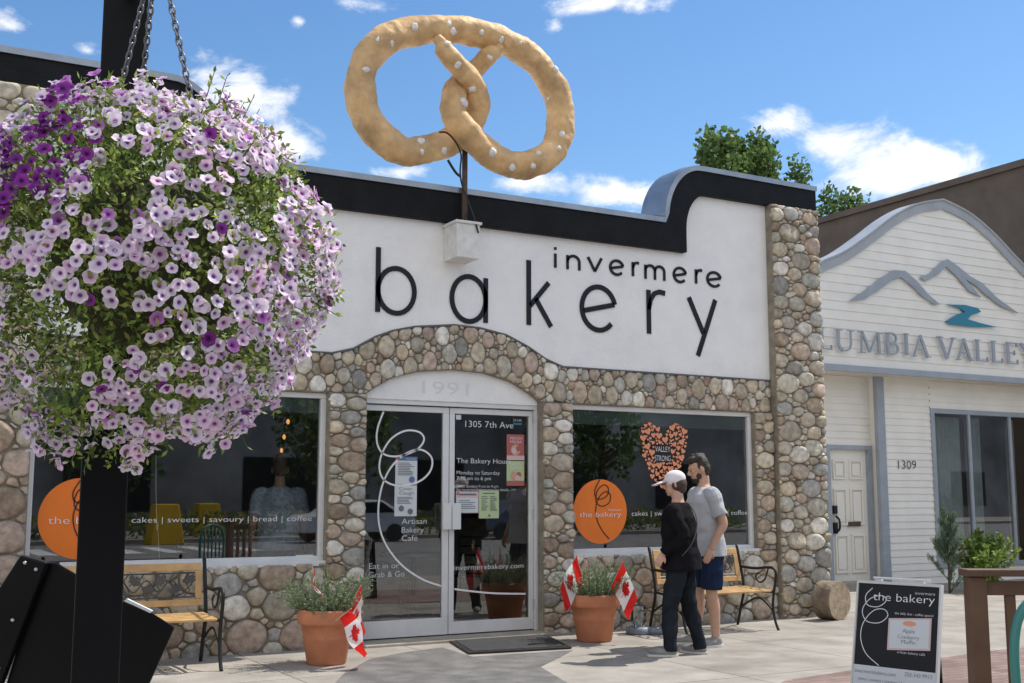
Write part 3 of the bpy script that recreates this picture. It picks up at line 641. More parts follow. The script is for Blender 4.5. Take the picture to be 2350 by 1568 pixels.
for pa, pb_ in ((2165, 2222), (2236, 2268), (2330, 2345)):
    mb = MB(); c0, c1 = fc(pa, 1100, YW).x, fc(pb_, 1100, YW).x
    mb.loft([[V((c0+(c1-c0)*k/24, YW+.14+.03*sin(k*1.6), z)) for k in range(25)]+[V((c0+(c1-c0)*k/24, YW+.15+.03*sin(k*1.6), z)) for k in range(24, -1, -1)] for z in (.3, zw1-.12)]); mb.build('curtain', M['curtain'], w, True)
YE = YN-.06
def ppoly(mb, pts, Y=YE): mb.prism([fc(x, y, Y) for x, y in pts], V((0, .03, 0)))
mb = MB(); ppoly(mb, [(1950, 691), (1985, 668), (2020, 640), (2052, 620), (2078, 622), (2105, 645), (2130, 675), (2158, 699), (2145, 698), (2118, 680), (2090, 652), (2068, 636), (2045, 645), (2015, 668), (1985, 686)])
mb.build('emblem', M['trim'], nbr, label='blue grey outline of the lower left mountain')
mb = MB(); ppoly(mb, [(2112, 637), (2135, 628), (2160, 603), (2176, 595), (2200, 612), (2228, 635), (2255, 650), (2290, 685), (2338, 719), (2300, 704), (2265, 678), (2240, 655), (2215, 640), (2252, 682), (2225, 668), (2195, 632), (2172, 612), (2150, 632), (2125, 645)])
mb.build('emblem', M['trim'], nbr, label='blue grey outline of the higher right mountain')
mb = MB(); ppoly(mb, [(2175, 699), (2215, 700), (2245, 708), (2252, 716), (2228, 724), (2222, 733), (2248, 741), (2288, 751), (2230, 750), (2180, 744), (2172, 737), (2190, 726), (2215, 716), (2205, 708)]); mb.build('emblem', M['teal'], nbr, label='teal river shape under the mountains')
SER = {'L': [([(.22, 0), (.22, 1)], .2), ([(.1, .03), (.9, .03)], .06), ([(.88, .0), (.88, .22)], .07), ([(.05, .97), (.42, .97)], .05)],
 'U': [([(.2, 1), (.2, .32), (.28, .12), (.42, .04)], .19), ([(.35, .05), (.6, .04), (.75, .14), (.82, .32), (.82, 1)], .09), ([(.02, .97), (.4, .97)], .05), ([(.68, .97), (.98, .97)], .05)],
 'M': [([(.16, 0), (.2, 1)], .08), ([(.2, 1), (.5, .08)], .15), ([(.5, .08), (.8, 1)], .07), ([(.84, 1), (.87, 0)], .18), ([(.02, .03), (.32, .03)], .05), ([(.7, .03), (1, .03)], .05), ([(.05, .97), (.25, .97)], .05), ([(.78, .97), (.98, .97)], .05)],
 'B': [([(.2, 0), (.2, 1)], .2), ([(.2, .97), (.5, .97), (.7, .88), (.74, .74), (.66, .58), (.3, .52)], .11), ([(.3, .52), (.6, .5), (.8, .4), (.82, .24), (.72, .09), (.5, .03), (.1, .03)], .12), ([(.05, .97), (.3, .97)], .05)],
 'I': [([(.5, 0), (.5, 1)], .45), ([(.05, .03), (.95, .03)], .05), ([(.05, .97), (.95, .97)], .05)],
 'A': [([(.12, 0), (.5, 1)], .08), ([(.48, 1), (.85, 0)], .19), ([(.26, .34), (.7, .34)], .06), ([(0, .03), (.28, .03)], .05), ([(.68, .03), (1, .03)], .05)],
 'V': [([(.14, 1), (.5, 0)], .19), ([(.5, 0), (.85, 1)], .08), ([(0, .97), (.32, .97)], .05), ([(.72, .97), (1, .97)], .05)],
 'E': [([(.22, 0), (.22, 1)], .2), ([(.1, .03), (.88, .03)], .06), ([(.1, .97), (.85, .97)], .06), ([(.22, .52), (.65, .52)], .06), ([(.86, 0), (.86, .22)], .06), ([(.83, 1), (.83, .8)], .06), ([(.65, .42), (.65, .62)], .05)],
 'Y': [([(.14, 1), (.5, .45)], .18), ([(.86, 1), (.52, .45)], .08), ([(.5, .5), (.5, 0)], .19), ([(0, .97), (.32, .97)], .05), ([(.72, .97), (1, .97)], .05), ([(.32, .03), (.68, .03)], .05)],
 'O': [(arc(.5, .5, .42, .46, 0, 360, 24), .15)], 'C': [(arc(.52, .5, .42, .46, 50, 310, 20), .14), ([(.82, .72), (.82, .98)], .05)]}
for ch, x0, x1, yb in (('C', 1773, 1815, 795), ('O', 1822, 1868, 798), ('L', 1878, 1910, 801), ('U', 1914, 1960, 805), ('M', 1966, 2024, 810), ('B', 2030, 2066, 813), ('I', 2072, 2087, 815), ('A', 2090, 2134, 818), ('V', 2150, 2194, 822), ('A', 2192, 2232, 826), ('L', 2236, 2268, 829), ('L', 2273, 2302, 832), ('E', 2306, 2338, 835), ('Y', 2338, 2380, 838)):
    mb = MB(); O = fc(x0, yb, YE); w_ = fc(x1, yb, YE).x-O.x; h_ = fc(x0, yb-50, YE).z-O.z
    for i_, (st, sw_) in enumerate(SER[ch]): mb.ribbon([(p[0]*w_, p[1]*h_) for p in st], sw_*min(w_, h_*.75) if ch != 'I' else sw_*w_*(.8 if sw_ > .1 else 1), EX, EZ, O, EYm, .03+.0015*i_)
    mb.build('letter', M['trim'], nbr)
mb = MB(); mb.box((20, 1.5, -.1), (34, 32, 8.0)); mb.box((19.93, 1.45, 8.0), (34.05, 32.1, 8.14))
tag(mb.build('brown_building', M['brownwall']), 'tall plain brown walled building rising behind the curved gable', 'building')
# opposite side of the street (seen in the window reflections)
ob = thing('opposite_building', 'long building across the street mirrored in the shop windows', 'building', (15, -45, 0))
mb = MB(); mb.box((-40, -60, -.1), (90, -40, 9)); mb.build('wall', M['opp'], ob)
for k in range(14):
    mb = MB(); x = -30+k*7.5; mb.box((x, -40, .8), (x+3.5, -39.95, 3.2)); mb.build('window', M['board'], ob)
mb = MB(); mb.box((29.5, -39.93, 3.9), (36.5, -39.9, 6.4)); mb.cur = 1; text(mb, 'INVERMERE', V((36, -39.86, 5.3)), V((-1, 0, 0)), EZ, 6, .8); text(mb, 'SUITES', V((34.5, -39.86, 4.2)), V((-1, 0, 0)), EZ, 4, .8)
mb.build('sign', [M['oppsign'], M['board']], ob)
for x_, lab in ((9.2, 'yellow tapered concrete planter mirrored in the left shop window, nearer the post'), (11.6, 'yellow tapered concrete planter mirrored in the left shop window, nearer the inside person')):
    mb = MB(); o_ = V((x_, -29.2 if x_ < 10 else -33, 0)); mb.loft([[o_+V((sx*a, sy*a, z)) for sx, sy in ((-1, -1), (1, -1), (1, 1), (-1, 1))] for a, z in ((.56, -.14), (.38, 1.2))])
    tag(mb.build('planter', M['yellow'], org=o_, bevel=.03), lab, 'planter', 'yellow planters across the street')
def car(x, y, m, label):
    o_ = V((x, y, -.14)); t = thing('parked_car', label, 'car', o_, 'cars parked across the street')
    pr = [(-2.1, .35), (-2.15, .75), (-1.95, .95), (-1.3, 1.0), (-.7, 1.45), (.9, 1.48), (1.6, 1.05), (2.1, .98), (2.2, .6), (2.15, .35)]
    mb = MB(); mb.prism([o_+V((a, .85, b)) for a, b in pr], V((0, -1.7, 0))); mb.build('body', m, t, bevel=.08)
    for s_ in (.855, -.855):
        mb = MB(); mb.poly([o_+V((a, s_, b)) for a, b in ((-1.15, 1.0), (-.65, 1.38), (.85, 1.4), (1.4, 1.03))]); mb.build('window', M['board'], t)
        for wx in (-1.3, 1.35): mb = MB(); mb.tube([o_+V((wx, s_*.85, .32)), o_+V((wx, s_*1.01, .32))], .32, 18); mb.build('wheel', M['cable'], t)
car(15.5, -28.2, M['carwhite'], 'white parked car across the street mirrored in the glass doors')
car(22.5, -28.2, M['carblue'], 'blue grey parked car across the street mirrored in the right window')

# ------------------------------------------------------------------ foliage helpers
def leafq(mb, p, d, n, l, w, c):
    s_ = d.cross(n)
    if s_.length < 1e-5: return
    s_ = s_.normalized()*w
    i = [mb.P(q, c) for q in (p, p+d*l*.5+s_, p+d*l, p+d*l*.5-s_)]
    mb.F(*i)
def rv(r): 
    while True:
        v = V((r.uniform(-1, 1), r.uniform(-1, 1), r.uniform(-1, 1)))
        if .05 < v.length < 1: return v.normalized()
def tree(label, base, h, crx, crz, seed, leaf=.12, n=9000, cols=((.12, .20, .05), (.17, .26, .07), (.08, .14, .035)), lean=0, low=.62):
    r = random.Random(seed); t = thing('tree', label, 'tree', base); b = V(base); mb = MB()
    mb.tube(smoothpath([b, b+V((.1, 0, h*.4)), b+V((lean*.5, .1, h*.7)), b+V((lean, 0, h*.96))], 4), [.22-.2*k/12 for k in range(13)], 8)
    C = []
    for k in range(54):
        f = r.uniform(low, 1); a = r.uniform(0, 2*pi); q_ = r.uniform(.05, 1)
        rr_ = crx*q_; top = 1-.14*q_**1.3+.07*r.uniform(-1, .7)
        q = b+V((lean*f+cos(a)*rr_, sin(a)*rr_, h*min(f, top)))
        C.append(q); s0 = b+V((lean*f, 0, h*(min(f, top)-.14))); mb.tube([s0, (s0+q)/2+V((0, 0, -.1)), q], [.05, .035, .012], 5)
    mb.build('trunk', M['bark'], t, True)
    mb = MB()
    for k in range(n):
        c = r.choice(C); v = rv(r); p = c+V((v.x*crz*.8, v.y*crz*.8, v.z*crz*1.45))*r.random()**.5
        g_ = r.choice(cols); s2 = r.uniform(.7, 1.3); leafq(mb, p, rv(r), rv(r), leaf*r.uniform(.7, 1.3), leaf*.36, tuple(q*s2 for q in g_))
    mb.build('crown', M['leaf'], t)
tb = at(1682, 600, 33); tree('bright green poplar tree rising behind the roof, left of the pillar', (tb.x, tb.y, 0), at(1650, 268, 33).z, 1.95, .5, 5, .17, 12000)
tb = at(1945, 600, 38); tree('smaller green tree top in the gap beyond the stone pillar', (tb.x, tb.y, 0), at(1920, 412, 38).z, 1.9, .45, 9, .17, 8500)
dk = ((.10, .17, .05), (.14, .22, .06), (.07, .12, .03))
for k, (x, hgt, lab) in enumerate(((8, 7.5, 'street tree across the road mirrored in the left window'), (17, 7, 'street tree across the road mirrored in the doors'), (30, 8, 'street tree across the road mirrored in the right window'))):
    tree(lab, (x, -34, 0), hgt, 2.2, .75, 20+k, .3, 2200, dk, 0, .35)
hr2 = random.Random(31); mb = MB()
for k in range(7000):
    x = hr2.uniform(-2, 36); z = hr2.uniform(.05, 1.15)*(.75+.35*noise.noise(V((x*.8, 0, 0)))); p = V((x, -31.5+hr2.uniform(-.45, .6), z))
    c = (.62, .42, .03) if hr2.random() < .16 and z > .3 else hr2.choice(((.12, .2, .05), (.17, .25, .06), (.08, .14, .04)))
    leafq(mb, p, rv(hr2), rv(hr2), .17, .055, c)
tag(mb.build('flower_bed', M['leaf'], org=(17, -31.5, 0)), 'long green bed with yellow flowers across the street mirrored in the windows', 'flower bed')

# ------------------------------------------------------------------ pots with rosemary and flags
def pot(px, py, wpx, hpx, label, plabel, seed, spread):
    o_ = gd(px, py); k = (o_-CAM).dot(FW)/FPX; R_ = wpx/2*k; H_ = hpx*k
    t = thing('flower_pot', label, 'pot', o_, 'terracotta pots by the door')
    mb = MB(); mb.lathe([(.62*R_, 0), (.66*R_, .03*H_), (.78*R_, .45*H_), (.80*R_, .47*H_), (.80*R_, .5*H_), (.86*R_, .72*H_), (.98*R_, .74*H_), (R_, .78*H_), (R_*1.0, .97*H_), (.97*R_, H_), (.88*R_, H_), (.86*R_, .88*H_)], o_, 40); mb.build('pot_body', M['terracotta'], t, True)
    mb = MB(); mb.lathe([(.86*R_, .85*H_), (.3*R_, .9*H_)], o_, 20); mb.build('soil', M['soil'], t)
    r = random.Random(seed); c = o_+V((0, 0, .88*H_)); mb = MB()
    for k2 in range(150):
        a = r.uniform(0, 2*pi); rr_ = R_*.75*sqrt(r.random()); b = c+V((cos(a)*rr_, sin(a)*rr_, 0)); L_ = r.uniform(.18, .47)*spread
        d = V((cos(a)*rr_/R_*1.1+r.uniform(-.3, .3), sin(a)*rr_/R_*1.1+r.uniform(-.3, .3), 1)).normalized()
        path = [b+d*L_*f+V((0, 0, -.1*f*f*r.random())) for f in (0, .33, .66, 1)]
        mb.col = (.12, .13, .08); mb.tube(path, [.004, .003, .002, .001], 4)
        for j in range(44):
            f = .12+.88*r.random(); p = path[0].lerp(path[-1], f); dd = (d*.8+rv(r)).normalized(); s2 = r.uniform(.6, 1.35)
            leafq(mb, p, dd, rv(r), r.uniform(.025, .05), .0045, (.21*s2, .27*s2, .15*s2))
    tag(mb.build('rosemary_plant', M['rosemary'], org=c), plabel, 'plant')
pot(749, 1523, 137, 123, 'terracotta pot standing left of the glass doors', 'bushy grey green rosemary in the pot left of the doors', 1, 1.0)
pot(1364, 1471, 122, 106, 'terracotta pot standing right of the glass doors', 'bushy grey green rosemary in the pot right of the doors', 2, .95)
LEAF = [(0, 1), (.12, .78), (.3, .86), (.24, .42), (.46, .64), (.54, .5), (.9, .55), (.78, .3), (.95, .18), (.5, -.2), (.56, -.4), (.06, -.32), (.06, -.8)]
LEAF = LEAF+[(-x, z) for x, z in LEAF[::-1]][0:-1]
def flag(base, tip, dW, w, h, sag, label, seed, group='small red and white maple leaf flags'):
    t = thing('flag', label, 'flag', base, group); mb = MB(); mb.tube([base, tip], .005, 6); mb.build('stick', M['stick'], t)
    sd = (tip-base).normalized(); dW = dW.normalized(); nrm = sd.cross(dW).normalized(); r = random.Random(seed); ph = r.uniform(0, 6)
    def S(u, v, o=0): return tip-sd*(.01+v*h*(1-.2*u))+dW*(u*w*(1-.2*sag*u))+V((0, 0, -1))*(sag*w*u*u)+nrm*(.045*w/.3*sin(u*6+ph+v*2)*(.3+u)+o)
    mb = MB(); nu, nv = 24, 10
    idx = [[mb.P(S(u/nu, v/nv)) for u in range(nu+1)] for v in range(nv+1)]
    for v in range(nv):
        for u in range(nu):
            mb.cur = 0 if (u < 6 or u >= 18) else 1; mb.F(idx[v][u], idx[v][u+1], idx[v+1][u+1], idx[v+1][u])
    cl_ = mb.build('cloth', [M['flagred'], M['flagwhite']], t, True)
    mb = MB()
    for o in (.004, -.004):
        c0 = mb.P(S(.5, .5, o)); dense = []
        for (a, b), (c, d) in zip(LEAF, LEAF[1:]+LEAF[:1]): dense += [(a+(c-a)*q/3, b+(d-b)*q/3) for q in range(3)]
        P_ = [mb.P(S(.5+x*.2, .5-z*.38, o)) for x, z in dense]
        for k in range(len(P_)): mb.F(c0, P_[k], P_[(k+1) % len(P_)])
    mb.build('maple_leaf', M['flagred'], cl_)
def lp(x, y, ref, o=0): return at(x, y, (ref-CAM).dot(FW)-o)
rp = gd(1364, 1471); lpz = gd(749, 1523)
flag(lp(785, 1425, lpz, .1), lp(828, 1343, lpz, .1), RT*.12-EZ, .36, .24, .1, 'maple leaf flag drooping over the right rim of the left pot', 1)
flag(lp(770, 1425, lpz, .22), lp(806, 1397, lpz, .28), RT*.55-EZ*.9+FW*-.1, .36, .15, .15, 'maple leaf flag hanging lowest beside the left pot', 2)
flag(lp(735, 1400, lpz), lp(716, 1300, lpz), RT*.3-EZ, .28, .06, .1, 'narrow red furled flag among the rosemary of the left pot', 3)
flag(lp(1352, 1385, rp, .12), lp(1322, 1273, rp, .12), RT*-.5-EZ*.8, .34, .3, .15, 'maple leaf flag drooping over the left rim of the right pot', 4)
flag(lp(1385, 1385, rp, .12), lp(1430, 1288, rp, .12), RT*.38-EZ*.85, .36, .28, .12, 'maple leaf flag drooping over the right rim of the right pot', 5)
flag(lp(1350, 1385, rp, -.1), lp(1340, 1272, rp, -.1), RT*.2-EZ, .16, .06, .1, 'small half hidden flag at the back of the right pot', 6)

# ------------------------------------------------------------------ benches
def make_bench():
    t = thing('park_bench', 'x', 'bench', (0, 0, 0), 'wood and iron benches by the shop wall'); L_ = 1.24
    for k in range(5):
        mb = MB(); y = -.08-k*.095; mb.box((-L_/2+.03, y-.04, .425-.004*k), (L_/2-.03, y+.03, .447-.004*k)); mb.build('seat_slat', M['slat'], t, bevel=.006)
    yb = lambda z: .0+(z-.45)*.22
    def bar(z0, z1, x0, x1, name='back_rail'):
        mb = MB(); mb.prism([V((x0, yb(z0)-.012, z0)), V((x1, yb(z0)-.012, z0)), V((x1, yb(z1)-.012, z1)), V((x0, yb(z1)-.012, z1))], V((0, .024, 0))); mb.build(name, M['slat'], t, bevel=.005)
    bar(.80, .865, -L_/2+.03, L_/2-.03); bar(.50, .555, -L_/2+.03, L_/2-.03); bar(.557, .798, -L_/2+.03, -L_/2+.09, 'back_stile'); bar(.557, .798, L_/2-.09, L_/2-.03, 'back_stile')
    mb = MB(); r = random.Random(4)
    for k in range(9):
        x = -.48+k*.12; z = .676+.04*(-1)**k; s2 = .066; a = r.uniform(-.9, .9)
        mb.prism([V((x+s2*(p*cos(a)-q*sin(a)), yb(z)-.008-.001*k, z+s2*(p*sin(a)+q*cos(a)))) for p, q in LEAF], V((0, .012, 0)))
    for z in (.575, .78): mb.tube([V((-.53, yb(z), z)), V((.53, yb(z), z))], .008, 6)
    mb.tube(smoothpath([V((-.53+.106*k, yb(.67), .676+.05*(-1)**k)) for k in range(11)], 5), .007, 5)
    for k in range(8):
        x = -.46+k*.13; mb.tube(smoothpath([V((x-.03, yb(.58), .578)), V((x+.03, yb(.64), .63)), V((x-.01, yb(.71), .72)), V((x+.03, yb(.78), .778))], 4), .006, 5)
    mb.build('leaf_panel', M['pewter'], t)
    for s_ in (-1, 1):
        mb = MB(); x = s_*L_/2
        mb.tube(smoothpath([V((x, .12, 0)), V((x, .06, .2)), V((x, 0, .42)), V((x, yb(.7), .7)), V((x, yb(.9)+.01, .9))], 5), .017, 6)
        mb.tube(smoothpath([V((x, -.56, 0)), V((x, -.51, .1)), V((x, -.48, .25)), V((x, -.5, .4)), V((x, -.53, .52)), V((x, -.54, .62)), V((x, -.5, .665)), V((x, -.4, .67)), V((x, -.2, .65)), V((x, .04, .66))], 5), .016, 6)
        mb.tube(smoothpath([V((x, -.5, .41)), V((x, -.25, .40)), V((x, 0, .42))], 4), .016, 6)
        mb.tube(smoothpath([V((x, -.49, .2)), V((x, -.25, .33)), V((x, .06, .2))], 5), .012, 6)
        mb.tube(smoothpath([V((x, -.42, .66)), V((x, -.36, .54)), V((x, -.27, .5)), V((x, -.21, .56)), V((x, -.27, .61))], 5), .01, 6)
        mb.build('bench_end', M['iron'], t, True)
    return t
b1 = make_bench(); e1 = gd(508, 1541); b2 = copy_tree(b1); e2 = gd(1787, 1447)
b1.location = (e1.x-.62, e1.y+.56, 0); b2.location = (e2.x-.62, e2.y+.56, 0)
b1['label'] = 'wood and iron bench under the left window, partly behind the black post'; b2['label'] = 'wood and iron bench under the right window, behind the two standing people'

# ------------------------------------------------------------------ small things
mb = MB(); q = [gd(x, y) for x, y in ((1008, 1460), (1236, 1452), (1312, 1490), (1076, 1503))]; mb.prism([p+V((0, 0, .02)) for p in q], V((0, 0, -.015))); mb.cur = 1
c = sum(q, V((0, 0, 0)))/4; mb.prism([c+(p-c)*.9+V((0, 0, .024)) for p in q], V((0, 0, -.003)))
tag(mb.build('doormat', [M['cable'], M['rubber']], org=c, bevel=.004), 'black rubber doormat on the pavement in front of the glass doors', 'mat')
o_ = gd(1466, 1455); t = thing('pet_waterer', 'clear water jug upside down on a grey pet bowl beside the right pot', 'pet bowl', o_)
mb = MB(); mb.lathe([(.13, 0), (.14, .02), (.12, .07), (.1, .08), (.09, .04)], o_, 24); mb.lathe([(.1, 0), (.1, .06), (.085, .065), (.07, .03)], o_+V((.14, -.1, 0)), 20); mb.build('bowl', M['bowl'], t, True)
mb = MB(); mb.lathe([(.04, .06), (.05, .1), (.085, .13), (.085, .18), (.08, .19), (.085, .2), (.085, .27), (.07, .3), (.02, .31)], o_, 24); mb.build('jug', M['jug'], t, True)
o_ = gd(1929, 1424); t = thing('log', 'short thick log lying on the pavement at the foot of the stone pillar', 'log', o_)
ax = V((.20, -.98, 0)).normalized(); R_ = .225; c0 = V((o_.x, o_.y, R_)); mb = MB()
sd = V((0, 0, 1)).cross(ax); rings = []
for k in range(9):
    rings.append([c0+ax*(-.24+k*.03)+(sd*cos(2*pi*j/28)+EZ*sin(2*pi*j/28))*R_*(1+.06*noise.noise(V((j*.6, k*.15, 1)))) for j in range(28)])
mb.loft(rings, cap=False); mb.build('bark', M['logbark'], t, True)
for r_ in (rings[-1], rings[0][::-1]): mb = MB(); mb.poly(r_); mb.build('cut_end', M['logcut'], t)

# A-frame sign
TL = at(1972, 1334, 8.6); TR = at(2158, 1350, 8.15); TR.z = TL.z = (TL.z+TR.z)/2
SX = (TR-TL); SWd = SX.length; SX.normalize(); nf = SX.cross(EZ).normalized()
if nf.dot(CAM-TL) < 0: nf = -nf
SH = TL.z-.04; DN = (V((0, 0, -1))*SH+nf*.16); SHl = DN.length; DN.normalize(); NS = nf*.985+EZ*.16
af = thing('sandwich_board', 'black folding sandwich board with white bakery lettering standing on the pavement', 'sign', V((TL.x, TL.y, 0)))
S = lambda u, v, o=0: TL+SX*(u*SWd)+DN*(v*SHl)+NS*o
mb = MB(); mb.prism([S(0, 0), S(1, 0), S(1, 1), S(0, 1)], -NS*.02); mb.prism([S(.02, 0.02, -.05), S(.9, 0.02, -.05), S(.9, 1, -.26), S(.02, 1, -.26)], -NS*.015); mb.build('board', M['board'], af, bevel=.004)
mb = MB()
for a, b, c_, d_ in ((-.02, 1.02, -.02, .005), (-.02, .0, .005, 1.0), (1.0, 1.02, .005, 1.0)): mb.prism([S(a, c_, .012), S(b, c_, .012), S(b, d_, .012), S(a, d_, .012)], -NS*.04)
for u in (.2, .72): mb.prism([S(u, -.05, 0), S(u+.08, -.05, 0), S(u+.08, -.02, 0), S(u, -.02, 0)], -NS*.03)
mb.tube([S(.18, -.05), S(.88, -.05)], .008, 6)
mb.build('frame', M['signframe'], af)
fuv = lambda x, y: ((x-1972)/186., (y-(1334+16*(x-1972)/186.))/262.)
def st(mb, s_, x0, x1, yb, cp, o=.003):
    u0, v0 = fuv(x0, yb); u1, _ = fuv(x1, yb)
    text(mb, s_, S(u0, v0, o), SX, -DN, (u1-u0)*SWd, cp/262.*SHl)
for a in (('the bakery', 2008, 2148, 1377, 19), ('invermere', 2104, 2148, 1366, 7), ('the daily duo - coffee special', 2060, 2146, 1411, 6), ('artisan bakery caf\u00e9', 2070, 2132, 1500, 6)):
    mb = MB(); st(mb, *a); mb.build('lettering', M['vinyl'], af)
mb = MB()
P_ = smoothpath([((x-1972)/186.*SWd, -(y-1340)/262.*SHl, 0) for x, y in ((2005, 1352), (1990, 1370), (1995, 1392), (2020, 1395), (2038, 1380), (2028, 1368), (2000, 1378), (1984, 1405), (1995, 1430), (2025, 1432), (2044, 1415), (2035, 1400), (2010, 1405), (1988, 1435), (1984, 1470), (1998, 1505), (2030, 1530))], 5)
mb.ribbon([(p.x, p.y) for p in P_], .005, SX, -DN, TL, NS, .003)
mb.build('decal', M['vinyl'], af)
mb = MB(); f2 = lambda x, y, o: S(*fuv(x, y), o)
mb.prism([f2(2047, 1420, .004), f2(2143, 1421, .004), f2(2143, 1494, .004), f2(2047, 1493, .004)], -NS*.003); mb.cur = 1
mb.prism([f2(2051, 1424, .006), f2(2139, 1425, .006), f2(2139, 1490, .006), f2(2051, 1489, .006)], -NS*.0015); mb.cur = 2
c_ = f2(2095, 1433, .008); mb.prism([c_+SX*(.05*cos(2*pi*k/24))+DN*(.018*sin(2*pi*k/24)) for k in range(24)], -NS*.0015); mb.cur = 3
st(mb, 'Apple', 2081, 2108, 1453, 9, .008); st(mb, 'Cranberry', 2070, 2118, 1466, 9, .008); st(mb, 'Muffin', 2079, 2111, 1478, 9, .008)
mb.build('menu_card', [M['pink'], M['paper'], M['salmon'], M['grayink']], af)
mb = MB(); mb.prism([S(.0, .735, .004), S(1, .735, .004), S(1, 1, .004), S(0, 1, .004)], -NS*.003); mb.cur = 1; st(mb, 'invermerebakery.com', 1976, 2070, 1545, 9, .007); st(mb, '250-342-9913', 2090, 2150, 1551, 9, .007); st(mb, 'cakes | sweets | savoury | bread | coffee', 1984, 2135, 1562, 7, .007)
mb.build('footer_strip', [M['paper'], M['grayink']], af)

# patio railing and chair
DR = 6.0; FWh = V((FW.x, FW.y, 0)).normalized(); p0 = at(2208, 1315, DR); zt_ = at(2208, 1305, DR).z
rl = thing('patio_railing', 'dark brown wooden patio railing at the right edge of the pavement', 'railing', V((p0.x, p0.y, 0)))
mb = MB(); mb.obox(p0+RT*.6+V((0, 0, zt_-.02-p0.z)), RT*.6, FWh*.06, EZ*.018); mb.build('top_rail', M['railwood'], rl, bevel=.006)
mb = MB(); mb.obox(p0+RT*.6+V((0, 0, zt_-.10-p0.z)), RT*.57, FWh*.015, EZ*.035); mb.build('upper_rail', M['railwood'], rl, bevel=.004)
mb = MB(); mb.obox(p0+RT*.6+V((0, 0, .12-p0.z)), RT*.57, FWh*.015, EZ*.044); mb.build('lower_rail', M['railwood'], rl, bevel=.004)
q = at(2238, 1350, DR); mb = MB(); mb.obox(V((q.x, q.y, (zt_-.04)/2)), RT*.045, FWh*.045, EZ*((zt_-.04)/2-.001)); mb.build('post', M['railwood'], rl, bevel=.005)
for px in (2316, 2376, 2436):
    q = at(px, 1350, DR); mb = MB(); mb.obox(V((q.x, q.y, (zt_)/2+.02)), RT*.026, FWh*.014, EZ*((zt_-.13-.16)/2)); mb.build('baluster', M['railwood'], rl, bevel=.004)
q = at(2452, 1500, 5.4); q.z = 0; t = thing('patio_chair', 'teal plastic patio chair at the far right edge, in front of the railing', 'chair', q)
mb = MB(); bw = .25
mb.tube(smoothpath([q-RT*bw*.75+EZ*.0, q-RT*bw*.95+EZ*.42, q-RT*bw+EZ*.75, q-RT*bw*.8+EZ*.93, q-RT*bw*.3+EZ*1.0, q+RT*bw*.3+EZ*1.0, q+RT*bw*.8+EZ*.93, q+RT*bw+EZ*.75, q+RT*bw*.95+EZ*.42, q+RT*bw*.75], 5), .022, 8)
for k in range(5): mb.tube([q+RT*(-.16+k*.08)+EZ*.44, q+RT*(-.16+k*.08)+EZ*.98], .014, 6)
mb.build('backrest', M['tealplastic'], t, True)
mb = MB(); mb.obox(q+FWh*-.25+EZ*.43, RT*.24, FWh*.24, EZ*.015); mb.build('seat', M['tealplastic'], t, bevel=.01)
for s_ in (-1, 1): mb = MB(); mb.tube([q-FWh*.46+RT*.22*s_+EZ*.43, q-FWh*.5+RT*.25*s_], .02, 8); mb.build('leg', M['tealplastic'], t, True)

# shrubs by the neighbour
def shrub(name, label, base, h, w, n, lsz, lw, cols, seed, conical):
    r = random.Random(seed); mb = MB(); tips = []
    for k in range(26 if not conical else 38):
        a = r.uniform(0, 2*pi)
        if conical: f = r.random(); tips.append((base+V((0, 0, h*f*.75)), base+V((cos(a)*w*(1.05-.85*f)*r.uniform(.6, 1.1), sin(a)*w*(1.05-.85*f), h*min(1, f*.75+r.uniform(.15, .28))))))
        else: e = r.uniform(.3, 1.4); tips.append((base, base+V((cos(a)*w*cos(e)*1.05, sin(a)*w*cos(e), h*(.25+.75*sin(e)*r.uniform(.7, 1))))))
    for k in range(n):
        b, tp = r.choice(tips); sp_ = .05 if conical else .07
        p = b.lerp(tp, r.uniform(.25, 1.03))+rv(r)*sp_*r.random(); d = ((tp-b).normalized()*(1.2 if conical else .2)+rv(r)*.8+V((0, 0, .3))).normalized()
        s2 = r.uniform(.6, 1.4)
        leafq(mb, p, d, rv(r), lsz*r.uniform(.7, 1.4), lsz*lw, tuple(q*s2 for q in r.choice(cols)))
    for b, tp in tips: mb.col = (.1, .08, .05); mb.tube([b, tp], [.007, .003], 4)
    if conical: mb.col = (.1, .08, .05); mb.tube([base, base+EZ*h*.8], [.02, .005], 5)
    return tag(mb.build(name, M['leaf'], org=base), label, 'shrub')
q = gd(2180, 1362); shrub('conifer_shrub', 'narrow upright blue green conifer shrub beside the sided wall', q, 1.36, .33, 5200, .065, .09, [(.12, .18, .11), (.15, .22, .15)], 1, True)
q = gd(2270, 1358); shrub('leafy_shrub', 'low bushy yellow green shrub in front of the neighbouring window', q, .95, .55, 2300, .075, .3, [(.20, .30, .06), (.26, .36, .08), (.13, .21, .04)], 2, False)

